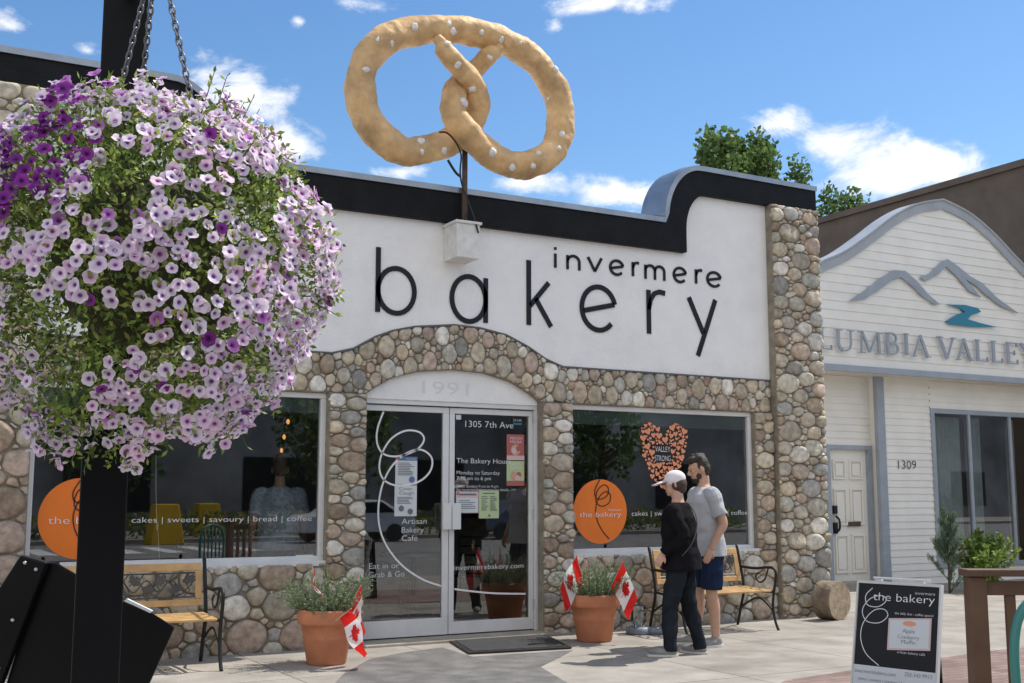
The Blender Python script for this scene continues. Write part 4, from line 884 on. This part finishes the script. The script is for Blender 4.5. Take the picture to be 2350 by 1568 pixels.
# ------------------------------------------------------------------ lamp post, basket, newspaper box
pp = at(244, 1000, 4.45); lpst = thing('lamp_post', 'square black metal post behind the hanging flower basket', 'post', (pp.x, pp.y, 0))
hk = at(362, -130, 3.95); vd = V((pp.x-CAM.x, pp.y-CAM.y, 0)).normalized(); vr = V((vd.y, -vd.x, 0))
mb = MB(); pw = .084; mb.obox(V((pp.x, pp.y, 2.25)), vr*pw, vd*pw, EZ*2.25); mb.build('post', M['postblack'], lpst, bevel=.006)
mb = MB(); ar = V((pp.x, pp.y, hk.z+.12)); mb.tube([ar, V((hk.x, hk.y, hk.z+.12)), V((hk.x, hk.y, hk.z))], [.025, .02, .01], 8); mb.build('arm', M['postblack'], lpst, True)
BC = at(347, 594, 3.95); BR = V((.575, .54, .56))
hb = thing('hanging_basket', 'hanging basket overflowing with pale pink and purple petunias, nearest the camera', 'flower basket', BC-V((0, 0, .6)))
def chain(a, b, n):
    mb = MB(); d = b-a; L_ = d.length; d.normalize(); s1 = d.orthogonal().normalized(); s2 = d.cross(s1); st_ = L_/n
    for k in range(n):
        c = a+d*(st_*(k+.5)); s_ = s1 if k % 2 else s2
        mb.tube([c+d*(st_*.72*cos(t))+s_*(st_*.34*sin(t)) for t in [2*pi*j/10 for j in range(10)]], st_*.13, 5, True)
    mb.build('chain', M['chain'], hb, True)
for x, y, o in ((262, 260, .1), (320, 250, .35), (448, 270, -.05)):
    e = at(x, y, 3.95+o); chain(hk, e, 22)
mb = MB(); mb.ell(BC+V((0, 0, -.02)), (.32, .32, .29)); mb.build('liner', M['coir'], hb, True)
fr = random.Random(21); mb = MB(); tocam = (CAM-BC).normalized()
def surf(v):
    s_ = 1+.13*noise.noise(v*1.7+V((2, 5, 1)))+.12*noise.noise(v*4)+.05*noise.noise(v*9)
    p = V((v.x*BR.x, v.y*BR.y, v.z*BR.z))*s_
    if v.z < -.3: p += V((0, 0, -.10*(-v.z-.3)*(1+2.2*noise.noise(V((v.x*3, v.y*3, 7))))))
    return p
GC = [(.18, .27, .04), (.25, .36, .055), (.32, .42, .075), (.11, .18, .026), (.36, .39, .10)]
for k in range(20000):
    v = rv(fr); f = fr.uniform(.68, 1.0) if fr.random() < .85 else fr.uniform(1, 1.08)
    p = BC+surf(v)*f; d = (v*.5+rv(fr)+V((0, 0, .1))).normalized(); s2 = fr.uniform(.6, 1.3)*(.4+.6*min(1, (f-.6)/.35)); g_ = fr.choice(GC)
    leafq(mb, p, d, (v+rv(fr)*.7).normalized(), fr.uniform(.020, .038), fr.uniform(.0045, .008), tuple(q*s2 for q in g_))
for k in range(110):
    v = rv(fr); v.z = abs(v.z)*.6 if fr.random() < .4 else v.z; v.normalize(); b = BC+surf(v)*.9; e = BC+surf(v)*fr.uniform(1.05, 1.17)+V((0, 0, fr.uniform(-.05, .05)))
    mb.col = (.14, .21, .05); mb.tube([b, e], [.003, .0015], 4)
    for j in range(9): leafq(mb, b.lerp(e, fr.random()), (v+rv(fr)).normalized(), rv(fr), .03, .006, fr.choice(GC))
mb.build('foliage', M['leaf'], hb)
def flower(mb, p, n, R_, kind, r):
    t = n.orthogonal().normalized(); b = n.cross(t); a0 = r.uniform(0, 6.28); NA = 20
    if kind == 0: cols = [(.06, .015, .10), (.24, .08, .33), (.88, .70, .88), (.98, .89, .97)]
    elif kind == 1: cols = [(.05, .01, .08), (.2, .04, .27), (.54, .18, .58), (.72, .34, .74)]
    elif kind == 2: cols = [(.03, .003, .04), (.08, .01, .12), (.25, .03, .30), (.34, .05, .38)]
    else: cols = [(.10, .02, .12), (.34, .10, .38), (.88, .58, .80), (.96, .76, .90)]
    g_ = r.uniform(.92, 1.02); cols = [tuple(q*g_ for q in c) for c in cols]
    cup = r.uniform(-.16, .2); i0 = mb.P(p-n*R_*.42, cols[0]); prev = None; ph = r.uniform(0, 6)
    for q, (f, z) in enumerate(((.2, -.18), (.44, -.03), (1., cup))):
        ring = []
        for k in range(NA):
            a = 2*pi*k/NA; lob = 1 if q < 2 else (.90+.14*abs(cos(2.5*a))**.6); wv = (.09*sin(5*a+1)+.06*sin(2*a+ph))*(q == 2)+r.uniform(-.03, .03)*(q == 2)
            ring.append(mb.P(p+(t*cos(a+a0)+b*sin(a+a0))*R_*f*lob+n*R_*(z+wv), cols[q+1]))
        for k in range(NA):
            if prev is None: mb.F(i0, ring[k], ring[(k+1) % NA])
            else: mb.F(prev[k], ring[k], ring[(k+1) % NA], prev[(k+1) % NA])
        prev = ring
    mb.tube([p-n*R_*.4, p-n*R_*1.1], [R_*.16, R_*.07], 5)
FL = []
ddir = lambda x, y, a, b: ((at(x, y, 3.95)-BC).normalized()*a+tocam*b).normalized()
pdir = ddir(140, 400, .75, .65); gdir = ddir(120, 900, .8, .6); sdir = ddir(700, 750, .7, .7)
Nf = 5000
for k in range(Nf):
    z = 1-2*(k+.5)/Nf; a = k*2.399963; v = V((sqrt(1-z*z)*cos(a), sqrt(1-z*z)*sin(a), z)); v = (v+rv(fr)*.07).normalized()
    if v.dot(tocam) < -.35: continue
    keep = .47+1.1*noise.noise(v*3.1+V((3, 1, 2)))+(.12 if v.z > .35 else 0)-.5*max(0, 1-(v-gdir).length/.55)+.3*max(0, 1-(v-sdir).length/.8)
    if fr.random() > keep: continue
    p = BC+surf(v)*fr.uniform(.98, 1.09)
    pdist = (v-pdir).length; u = fr.random()
    kind = 2 if (pdist < .40 and u < .75) or u < .012 else (1 if u < .04 or (pdist < .55 and u < .35) else (3 if u < .34 else 0))
    n = (v*.75+V((0, 0, .2))+tocam*.25+rv(fr)*.5).normalized()
    FL.append((v.dot(tocam)+.2*fr.random(), p, n, fr.uniform(.017, .0245), kind))
FL.sort(key=lambda q: -q[0])
for q in FL[:95]:
    mb = MB(); flower(mb, q[1], q[2], q[3], q[4], fr); mb.build('flower', M['petal'], hb, True)
mb = MB()
for q in FL[95:]: flower(mb, q[1], q[2], q[3], q[4], fr)
mb.build('flower_mass', M['petal'], hb, True, stuff=True)
# newspaper / brochure box
D5 = 5.4; nc = at(190, 1470, D5); nb = thing('newspaper_box', 'black metal box tilted on its stand at the lower left behind the post', 'newspaper box', (nc.x, nc.y, 0))
def bp(x, y, o=0): return at(x, y, D5)+FWh*o
mb = MB(); mb.prism([bp(*p) for p in ((95, 1293), (128, 1290), (283, 1380), (345, 1404), (402, 1440), (330, 1600), (280, 1720), (-30, 1720))], FWh*.3-RT*.10-EZ*.03); mb.build('box_body', M['boxblack'], nb, bevel=.01)
mb = MB(); mb.prism([bp(x, y, -.06) for x, y in ((-70, 1470), (58, 1273), (118, 1290), (-60, 1760), (-200, 1760))], FWh*.055); mb.build('side_plate', M['boxblack'], nb, bevel=.008)
for x, y in ((70, 1290), (42, 1420), (95, 1305), (10, 1530)):
    mb = MB(); mb.ell(bp(x, y, -.062), (.009, .009, .009)); mb.build('rivet', M['silver'], nb, True)
mb = MB(); gpt = at(120, 1700, D5); mb.box((gpt.x-.05, gpt.y+.1, 0), (gpt.x+.05, gpt.y+.25, gpt.z+.05)); mb.build('stand', M['boxblack'], nb)
mb = MB(); mb.prism([bp(x, y, -.008) for x, y in ((286, 1379), (292, 1374), (350, 1402), (346, 1407))], FWh*.02); mb.build('paper', M['paper'], nb)

# ------------------------------------------------------------------ people
def ring(c, rx, ry, n=20): return [V((c[0]+rx*cos(2*pi*k/n), c[1]+ry*sin(2*pi*k/n), c[2])) for k in range(n)]
def limb(mb, pts, rs, n=12): 
    P = smoothpath([(*p, ) for p in pts], 4); m = len(P); K = len(rs)-1
    R = []
    for i in range(m):
        f = i/(m-1)*K; a = min(int(f), K-1); R.append(rs[a]+(rs[a+1]-rs[a])*(f-a))
    mb.tube(P, R, n)
def hand(mb, w, d, a, n, curl=.6):
    d = d.normalized(); a = (a-d*a.dot(d)).normalized(); n = d.cross(a) if n is None else n
    Mx = Matrix((a, n, d)).transposed(); mb.ell(w+d*.045, (.036, .016, .055), Mx, 12, 8)
    for k, L_ in enumerate((.062, .072, .067, .052)):
        r0 = w+d*.08+a*(-.028+.0187*k); p1 = r0+d*L_*.42+n*L_*.12*curl; p2 = p1+d*L_*.3+n*L_*.3*curl; p3 = p2+d*L_*.18+n*L_*.35*curl
        mb.tube([r0-d*.02, r0, p1, p2, p3], [.009, .0095, .009, .008, .0065], 8)
    q = w+d*.03-a*.03; mb.tube([w+d*.015-a*.012, q, q+d*.028-a*.02+n*.008, q+d*.052-a*.026+n*.018], [.013, .012, .0105, .008], 8)
def wrinkle(amp, seed):
    def f(p):
        p = V(p); s_ = V((seed, 0, 0)); a = noise.noise(V((p.x*7, p.y*7, p.z*11))+s_); b = noise.noise(V((p.x*16+p.z*6, p.y*16, p.z*20))+s_)
        return p+V((a*.9+b*.5, noise.noise(V((p.x*8, p.y*8, p.z*13))+s_*2)+b*.5, 0))*amp
    return f
def person(label, loc, face, h, sp):
    s_ = h/1.75; loc = V(loc); t = thing('person', label, 'person', loc)
    rot = Matrix.Rotation(atan2(face[1], face[0])+pi/2, 3, 'Z')
    T = lambda p: loc+rot@(V(p)*s_)
    B = MB(); sh = sp.get('shoulder', .185); hipw = sp.get('hip', .165); wa = sp.get('waist', .14); ch_ = sp.get('chest', .17)
    lean = sp.get('lean', 0.); ly = lambda z: -lean*max(0, z-.9); sx_ = sp.get('sway', 0); lx = lambda z: sx_*max(0, z-.9)
    TZ = [(.84, .12, .095), (.9, hipw, .118), (.97, hipw*.98, .118), (1.08, wa, .1), (1.2, (wa+ch_)/2, .112), (1.31, ch_, .115), (1.38, .15, .1), (1.44, .085, .07), (1.48, .055, .058), (1.56, .052, .056)]
    B.loft([ring((lx(z), ly(z)+(.012 if z > 1.4 else 0), z), a, b) for z, a, b in TZ])
    legs = sp['legs']; arms = sp['arms']
    for i, sx in enumerate((1, -1)):
        hip = V((sx*.088, 0, .9)); kn, an = legs[i]; kn = V(kn); an = V(an); mid = hip.lerp(kn, .5)+V((sx*.012, 0, 0))
        limb(B, [hip, mid, kn, kn.lerp(an, .35)+V((0, .012, 0)), an], [.092, .078, .054, .055, .037]); toe = sp['toes'][i]
        fd = V((sin(toe), -cos(toe), 0)); Mx = Matrix.Rotation(toe, 3, 'Z'); B.ell(an+fd*.065+V((0, 0, .037-an.z)), (.042, .125, .037), Mx); B.tube([an, V((an.x, an.y, .03))], [.036, .034], 10)
        el, wr, hd, ha = [V(q) for q in arms[i]]; so = V((sx*sh+lx(1.4), ly(1.4), 1.385))
        limb(B, [V((sx*.1+lx(1.4), ly(1.4), 1.38)), so, so.lerp(el, .5), el, el.lerp(wr, .35), wr], [.05, .055, .047, .040, .038, .026]); hand(B, wr-hd.normalized()*.008, hd, ha, None, .7)
    hy, hp_ = sp.get('yaw', 0), sp.get('pitch', 0)
    Hm = Matrix.Rotation(hy, 3, 'Z')@Matrix.Rotation(hp_, 3, 'X'); HC = V((lx(1.6), ly(1.6)+.005, 1.53)); Hh = lambda p: HC+Hm@V(p)
    def hell(mb, c, r, Mx=None): mb.ell(Hh(c), r, Hm@Mx if Mx else Hm, 18, 12)
    hell(B, (0, .012, .118), (.074, .094, .102)); hell(B, (0, -.035, .055), (.052, .058, .068)); hell(B, (0, -.06, .015), (.028, .03, .022)); hell(B, (0, -.072, .1), (.052, .02, .03)); hell(B, (0, -.072, .13), (.055, .02, .016))
    B.tube([Hh((0, -.088, .115)), Hh((0, -.110, .085)), Hh((0, -.088, .068))], [.009, .017, .012], 8); hell(B, (0, -.082, .042), (.024, .014, .013))
    for sx in (1, -1): hell(B, (sx*.076, .008, .09), (.012, .02, .034))
    B.xf(T); skin = M[sp.get('skin', 'skin')]
    remesh(B, 'body', skin, t, .0062, 2)
    for sx in (1, -1):
        e = MB(); hell(e, (sx*.03, -.084, .108), (.012, .008, .007)); e.xf(T).build('eye', M['eye'], t, True)
    e = MB(); hell(e, (0, -.094, .042), (.022, .006, .005)); e.xf(T).build('mouth', M['lip'], t, True)
    hh = MB(); hc = sp['hair']
    if hc[1] == 'short':
        hell(hh, (0, .030, .138), (.078, .088, .088)); hell(hh, (0, .055, .09), (.072, .062, .07)); hell(hh, (0, -.045, .198), (.055, .045, .026))
        for k in range(48):
            a = rnd.uniform(0, 6.28); f = rnd.uniform(.1, 1); tl = .012+.02*rnd.random()
            hell(hh, (.064*cos(a)*f, .018+.08*sin(a)*f, .192+.034*(1-f)), (tl, tl*1.2, tl*rnd.uniform(.7, 1.5)))
        for sx in (1, -1): hell(hh, (sx*.070, -.004, .118), (.010, .016, .033))
    else:
        hell(hh, (0, .040, .10), (.083, .083, .085)); hell(hh, (0, .06, .05), (.066, .05, .05))
        for sx in (1, -1): hell(hh, (sx*.074, .0, .085), (.014, .026, .04))
    hh.xf(T); remesh(hh, 'hair', M[hc[0]], t, .007, 1)
    if sp.get('beard'):
        hh = MB(); hell(hh, (0, -.060, .012), (.042, .040, .026)); hell(hh, (0, -.062, -.008), (.030, .030, .018)); hell(hh, (0, -.092, .056), (.024, .009, .005))
        for sx in (1, -1): hell(hh, (sx*.050, -.034, .040), (.011, .028, .030))
        hh.xf(T); remesh(hh, 'beard', M[hc[0]], t, .006, 1)
    if sp.get('cap'):
        hh = MB(); hell(hh, (0, .012, .152), (.09, .108, .088)); hh.xf(T); 
        cp_ = remesh(hh, 'cap', M['cap'], t, .01, 2)
        hh = MB(); aa = [pi*k/14 for k in range(15)]
        up = [[Hh(((.078*cos(a))*(1+.06*q), -.06-(.03+.135*q)*sin(a), .142-.03*q*sin(a)+.012*sin(a)*(1-abs(cos(a))))) for a in aa] for q in (0, .5, 1)]
        lo_ = [[p-V((0, 0, .008)) for p in r] for r in up]
        hh.loft([up[0]+lo_[0][::-1], up[1]+lo_[1][::-1], up[2]+lo_[2][::-1]]); hh.xf(T).build('visor', M['cap'], cp_, True)
    C = MB(); g_ = sp.get('loose', .02); zb0 = sp.get('hem', .88); seed = sp.get('seed', 1)
    C.loft([ring((lx(z), ly(z)+(.01 if z > 1.4 else 0), z), a+g_*k, b+g_*k, 36) for z, a, b, k in ((zb0, hipw+.004, .125, 1.1), (.93, hipw+.002, .122, 1), (.97, hipw, .12, .95), (1.03, (hipw+wa)/2, .114, .9), (1.08, wa+.01, .108, 1), (1.14, wa+.012, .112, 1), (1.2, (wa+ch_)/2, .116, .9), (1.26, ch_*.98, .117, .8), (1.31, ch_+.002, .118, .7), (1.38, .155, .105, .6), (1.435, .09, .075, .5), (1.455, .064, .066, .4))])
    for i, sx in enumerate((1, -1)):
        el, wr, hd, ha = [V(q) for q in arms[i]]; so = V((sx*sh+lx(1.4), ly(1.4), 1.385)); s0 = V((sx*.1+lx(1.4), ly(1.4), 1.375))
        if sp['sleeve'] == 'long': limb(C, [s0, so, so.lerp(el, .5), el, el.lerp(wr, .5), wr+(el-wr).normalized()*.01], [.06, .072, .070, .065, .060, .048])
        else: limb(C, [s0, so, so.lerp(el, .45), so.lerp(el, .75)], [.06, .074, .073, .076])
    C.xf(wrinkle(.019, seed)); C.xf(T); remesh(C, 'shirt', M[sp['top']], t, .008, 2)
    C = MB(); C.loft([ring((0, 0, z), a, b) for z, a, b in ((.80, .12, .1), (.86, hipw+.008, .125), (.93, hipw+.012, .13), (1.0, hipw+.004, .124))])
    for i, sx in enumerate((1, -1)):
        kn, an = legs[i]; kn = V(kn); an = V(an); hip = V((sx*.088, 0, .9)); mid = hip.lerp(kn, .5)+V((sx*.012, 0, 0))
        if sp['pants'] == 'shorts': limb(C, [hip, mid, kn+V((0, 0, .03))], [.108, .108, .1])
        else: limb(C, [hip, mid, kn, kn.lerp(an, .4), kn.lerp(an, .8), an+V((0, 0, -.035))], [.108, .10, .082, .076, .07, .068])
    C.xf(wrinkle(.017, seed+5)); C.xf(T); remesh(C, 'shorts' if sp['pants'] == 'shorts' else 'trousers', M[sp['bottom']], t, .008, 2)
    for i in (0, 1):
        an = V(legs[i][1]); toe = sp['toes'][i]; fd = V((sin(toe), -cos(toe), 0)); Mx = Matrix.Rotation(toe, 3, 'Z'); C = MB()
        C.ell(an+fd*.07+V((0, 0, .042-an.z)), (.052, .145, .045), Mx); C.ell(an+V((0, 0, .062-an.z))+fd*.0, (.045, .06, .05), Mx); C.xf(T); C.v = [(x, y, max(z, loc.z+.014)) for x, y, z in C.v]
        sh_ = remesh(C, 'shoe', M['shoe'], t, .008, 2)
        C = MB(); C.loft([[an+fd*(.07-.15*cos(2*pi*k/24))+fd.cross(EZ)*(.054*sin(2*pi*k/24))+V((0, 0, z-an.z)) for k in range(24)] for z in (.002, .022)]); C.xf(T).build('sole', M['sole'], sh_)
    return t, T
fl = -RT
wpos = gd(1568, 1504); fw_ = (fl*.95+FWh*.32)
w_, T = person('woman in a white cap, black top and dark jeans standing nearest the camera', wpos, fw_, 1.68, dict(
    legs=[((.12, -.09, .49), (.14, -.10, .085)), ((-.11, .04, .49), (-.15, .14, .085))], toes=[.25, -.3],
    arms=[((.27, .07, 1.14), (.255, -.13, .97), (0, -.55, -1), (0, -1, .3)), ((-.25, .02, 1.12), (-.18, -.14, .93), (.1, -.5, -.9), (0, -1, .3))],
    yaw=.12, pitch=.14, hair=('hairbrown', 'bob'), cap=True, top='knitblack', bottom='denim', sleeve='long', pants='long', hem=.81, loose=.06, hip=.185, waist=.17, chest=.18, shoulder=.19, lean=.06, sway=.02, seed=3))
mb = MB(); mb.tube(smoothpath([T(p) for p in ((-.1, -.13, 1.40), (-.10, .0, 1.465), (-.05, .125, 1.37), (.06, .168, 1.22), (.17, .13, 1.06), (.236, .05, .95))], 6), .006, 6); mb.build('bag_strap', M['strap'], w_, True)
mpos = gd(1628, 1482); fm = (fl*.92-FWh*.25)
m_, T = person('bearded man in a grey t-shirt and navy shorts standing behind the woman', mpos, fm, 1.86, dict(
    legs=[((.095, -.01, .49), (.10, .02, .085)), ((-.10, -.05, .49), (-.13, -.08, .085))], toes=[.2, -.25],
    arms=[((.255, .05, 1.12), (.25, -.08, .89), (0, -.4, -1), (0, -1, .3)), ((-.255, .02, 1.12), (-.23, -.08, .88), (0, -.3, -1), (0, -1, .3))],
    yaw=-.12, pitch=.36, hair=('hairdark', 'short'), beard=True, top='greytee', bottom='navy', sleeve='short', pants='shorts', hem=.82, loose=.042, hip=.17, waist=.16, chest=.185, shoulder=.2, skin='skin2', seed=9, lean=.05, sway=-.02))
ip = V((0, 0, .05)); q = fc(642, 1100, .62); ip.x, ip.y = q.x, q.y
p_, T = person('person in a blue shirt seen through the left shop window', ip, (.25, 1, 0), 1.80, dict(
    legs=[((.095, -.01, .49), (.10, .02, .085)), ((-.10, .0, .49), (-.11, .02, .085))], toes=[.2, -.25],
    arms=[((.25, .03, 1.12), (.26, -.08, .90), (0, -.3, -1), (0, -.3, 1)), ((-.25, .03, 1.12), (-.26, -.08, .90), (0, -.3, -1), (0, -.3, 1))],
    yaw=0, pitch=.1, hair=('hairlight', 'short'), top='plaid', bottom='bluejean', sleeve='short', pants='long', hem=.84, loose=.04, waist=.155, chest=.175, shoulder=.19, seed=14))
# ------------------------------------------------------------------ shop interior
def cafe_table(x, y, label):
    t = thing('cafe_table', label, 'table', (x, y, .05), 'tables inside the cafe'); o_ = V((x, y, .05))
    mb = MB(); mb.lathe([(.0, .70), (.38, .70), (.38, .73), (.0, .73)], o_, 24); mb.build('tabletop', M['grayink'], t); mb = MB(); mb.lathe([(.22, 0), (.2, .03), (.03, .05), (.03, .7)], o_, 12); mb.build('pedestal', M['iron'], t)
cafe_table(fc(950, 1200, 2.0).x, 2.0, 'round cafe table behind the left glass door'); cafe_table(fc(540, 1200, 2.2).x, 2.2, 'round cafe table behind the left window glass')
def cchair():
    t = thing('cafe_chair', 'x', 'chair', (0, 0, 0), 'dark chairs inside the cafe')
    for sx in (-1, 1):
        for sy in (-1, 1): mb = MB(); mb.tube([V((sx*.19, sy*.19, 0)), V((sx*.17, sy*.17, .45))], .016, 6); mb.build('leg', M['greenchair'], t)
    mb = MB(); mb.box((-.21, -.21, .45), (.21, .21, .48)); mb.build('seat', M['greenchair'], t, bevel=.01)
    mb = MB()
    for sx in (-1, 1): mb.tube([V((sx*.19, .19, .45)), V((sx*.19, .25, .95))], .016, 6)
    for k in range(4): mb.tube([V((-.19, .2+.013*k, .58+.11*k)), V((.19, .2+.013*k, .58+.11*k))], .014, 6)
    mb.build('backrest', M['greenchair'], t); return t
c1 = cchair()
for i, (px, Y, rz, lab) in enumerate(((470, 1.6, 1.2, 'dark cafe chair behind the orange disc side of the left window'), (585, 1.8, -1.1, 'dark cafe chair beside the person inside the left window'), (895, 1.4, 1.4, 'dark cafe chair behind the left glass door'), (1085, 1.7, -.6, 'dark cafe chair behind the right glass door'))):
    o = c1 if i == 0 else copy_tree(c1); o.location = (fc(px, 1200, Y).x, Y, .05); o.rotation_euler = (0, 0, rz); o['label'] = lab
mb = MB(); mb.box((4.2, 4.6, .05), (9.2, 5.3, 1.1)); mb.box((4.15, 4.55, 1.1), (9.25, 5.35, 1.14)); tag(mb.build('counter', M['interior'], org=(6.7, 5, .05)), 'dark serving counter at the back of the shop', 'counter')
for px, py, Y, lab in ((661, 968, 2.5, 'uppermost lit pendant bulb inside the left window'), (652, 1003, 3.4, 'middle lit pendant bulb inside the left window'), (646, 1034, 4.3, 'lowest lit pendant bulb inside the left window')):
    q = fc(px, py, Y); t = thing('pendant_lamp', lab, 'lamp', q); mb = MB(); mb.ell(q, (.02, .02, .032)); mb.build('bulb', M['bulb'], t, True); mb = MB(); mb.tube([q+EZ*.04, V((q.x, q.y, 2.95))], .006, 5); mb.build('cord', M['cable'], t)

# ------------------------------------------------------------------ light, sky, camera
EL = radians(56); AZ = radians(2.0)
sd_ = V((cos(EL)*cos(AZ), cos(EL)*sin(AZ), sin(EL)))
sl = bpy.data.lights.new('sun', 'SUN'); sl.energy = 5.0; sl.angle = radians(.5); sl.color = (1, .95, .87)
so = bpy.data.objects.new('sun', sl); COL.objects.link(so); so.rotation_euler = sd_.to_track_quat('Z', 'Y').to_euler()
w = bpy.data.worlds.new('World'); sc.world = w; w.use_nodes = True; N = w.node_tree.nodes; L = w.node_tree.links; N.clear()
out = N.new('ShaderNodeOutputWorld'); b1_ = N.new('ShaderNodeBackground'); b2_ = N.new('ShaderNodeBackground'); mx = N.new('ShaderNodeMixShader')
sky = N.new('ShaderNodeTexSky'); sky.sky_type = 'NISHITA'; sky.sun_disc = False; sky.sun_elevation = EL; sky.sun_rotation = radians(90)-AZ; sky.air_density = 1.0; sky.dust_density = .3; sky.ozone_density = 2.2
hs = N.new('ShaderNodeHueSaturation'); hs.inputs['Saturation'].default_value = 1.2; hs.inputs['Value'].default_value = 1.04; L.new(sky.outputs[0], hs.inputs['Color']); L.new(hs.outputs[0], b1_.inputs[0]); b1_.inputs[1].default_value = .15
b2_.inputs[0].default_value = (.98, .98, 1, 1); b2_.inputs[1].default_value = 1.2
tc = N.new('ShaderNodeTexCoord'); dirv = tc.outputs['Generated']
def mth(op, a, b=None):
    n = N.new('ShaderNodeMath'); n.operation = op
    for i, q in enumerate((a, b)):
        if q is None: continue
        if hasattr(q, 'links'): L.new(q, n.inputs[i])
        else: n.inputs[i].default_value = q
    return n.outputs[0]
acc = None
for x, y, rx, ry, st_ in ((540, 225, 130, 95, 1), (660, 330, 110, 60, .9), (200, 115, 55, 30, 1), (30, 60, 70, 35, .8), (685, 50, 35, 25, .8), (820, 5, 120, 30, .8), (1390, 10, 170, 35, .9), (1270, 65, 45, 25, .8), (920, 395, 90, 30, .9), (1190, 420, 170, 45, .9), (1440, 450, 130, 45, 1), (1800, 280, 120, 60, 1), (1920, 330, 160, 90, 1), (2080, 400, 230, 75, 1)):
    d = ray(x, y).normalized()
    s1 = N.new('ShaderNodeVectorMath'); s1.operation = 'SUBTRACT'; L.new(dirv, s1.inputs[0]); s1.inputs[1].default_value = d
    s2 = N.new('ShaderNodeVectorMath'); s2.operation = 'MULTIPLY'; L.new(s1.outputs[0], s2.inputs[0]); s2.inputs[1].default_value = (FPX/rx/1.15, FPX/rx/1.15, FPX/ry/1.15)
    s3 = N.new('ShaderNodeVectorMath'); s3.operation = 'LENGTH'; L.new(s2.outputs[0], s3.inputs[0])
    v = mth('MULTIPLY', mth('MAXIMUM', mth('SUBTRACT', 1.25, s3.outputs['Value']), 0.), st_)
    acc = v if acc is None else mth('MAXIMUM', acc, v)
dt = N.new('ShaderNodeVectorMath'); dt.operation = 'DOT_PRODUCT'; L.new(dirv, dt.inputs[0]); dt.inputs[1].default_value = -FWh
bk_ = N.new('ShaderNodeMapRange'); L.new(dt.outputs['Value'], bk_.inputs[0]); bk_.inputs[1].default_value = -.1; bk_.inputs[2].default_value = .4; bk_.inputs[3].default_value = 0; bk_.inputs[4].default_value = 1.0  # unseen cloud bank behind the camera, added to raise the fill light
acc = mth('MAXIMUM', acc, bk_.outputs[0])
nz = N.new('ShaderNodeTexNoise'); nz.inputs['Scale'].default_value = 13; nz.inputs['Detail'].default_value = 6; nz.inputs['Roughness'].default_value = .64; nz.inputs['Distortion'].default_value = .3
mp = N.new('ShaderNodeMapping'); mp.inputs['Scale'].default_value = (1, 1, 1.7); L.new(dirv, mp.inputs[0]); L.new(mp.outputs[0], nz.inputs['Vector'])
dn = mth('ADD', mth('MULTIPLY', acc, .42), nz.outputs['Fac'])
ss = N.new('ShaderNodeMapRange'); ss.interpolation_type = 'SMOOTHSTEP'; L.new(dn, ss.inputs[0]); ss.inputs[1].default_value = .70; ss.inputs[2].default_value = .97; ss.inputs[3].default_value = 0; ss.inputs[4].default_value = .94
L.new(ss.outputs[0], mx.inputs[0]); L.new(b1_.outputs[0], mx.inputs[1]); L.new(b2_.outputs[0], mx.inputs[2]); L.new(mx.outputs[0], out.inputs[0])
cd = bpy.data.cameras.new('camera'); cd.lens = 36*FPX/2350; cd.sensor_width = 36; cd.clip_end = 3000; cd.clip_start = .05
co = bpy.data.objects.new('camera', cd); COL.objects.link(co); co.location = CAM; co.rotation_euler = (pi/2+PT, 0, -TH); sc.camera = co
sc.view_settings.view_transform = 'Standard'; sc.view_settings.look = 'None'; sc.view_settings.exposure = 0
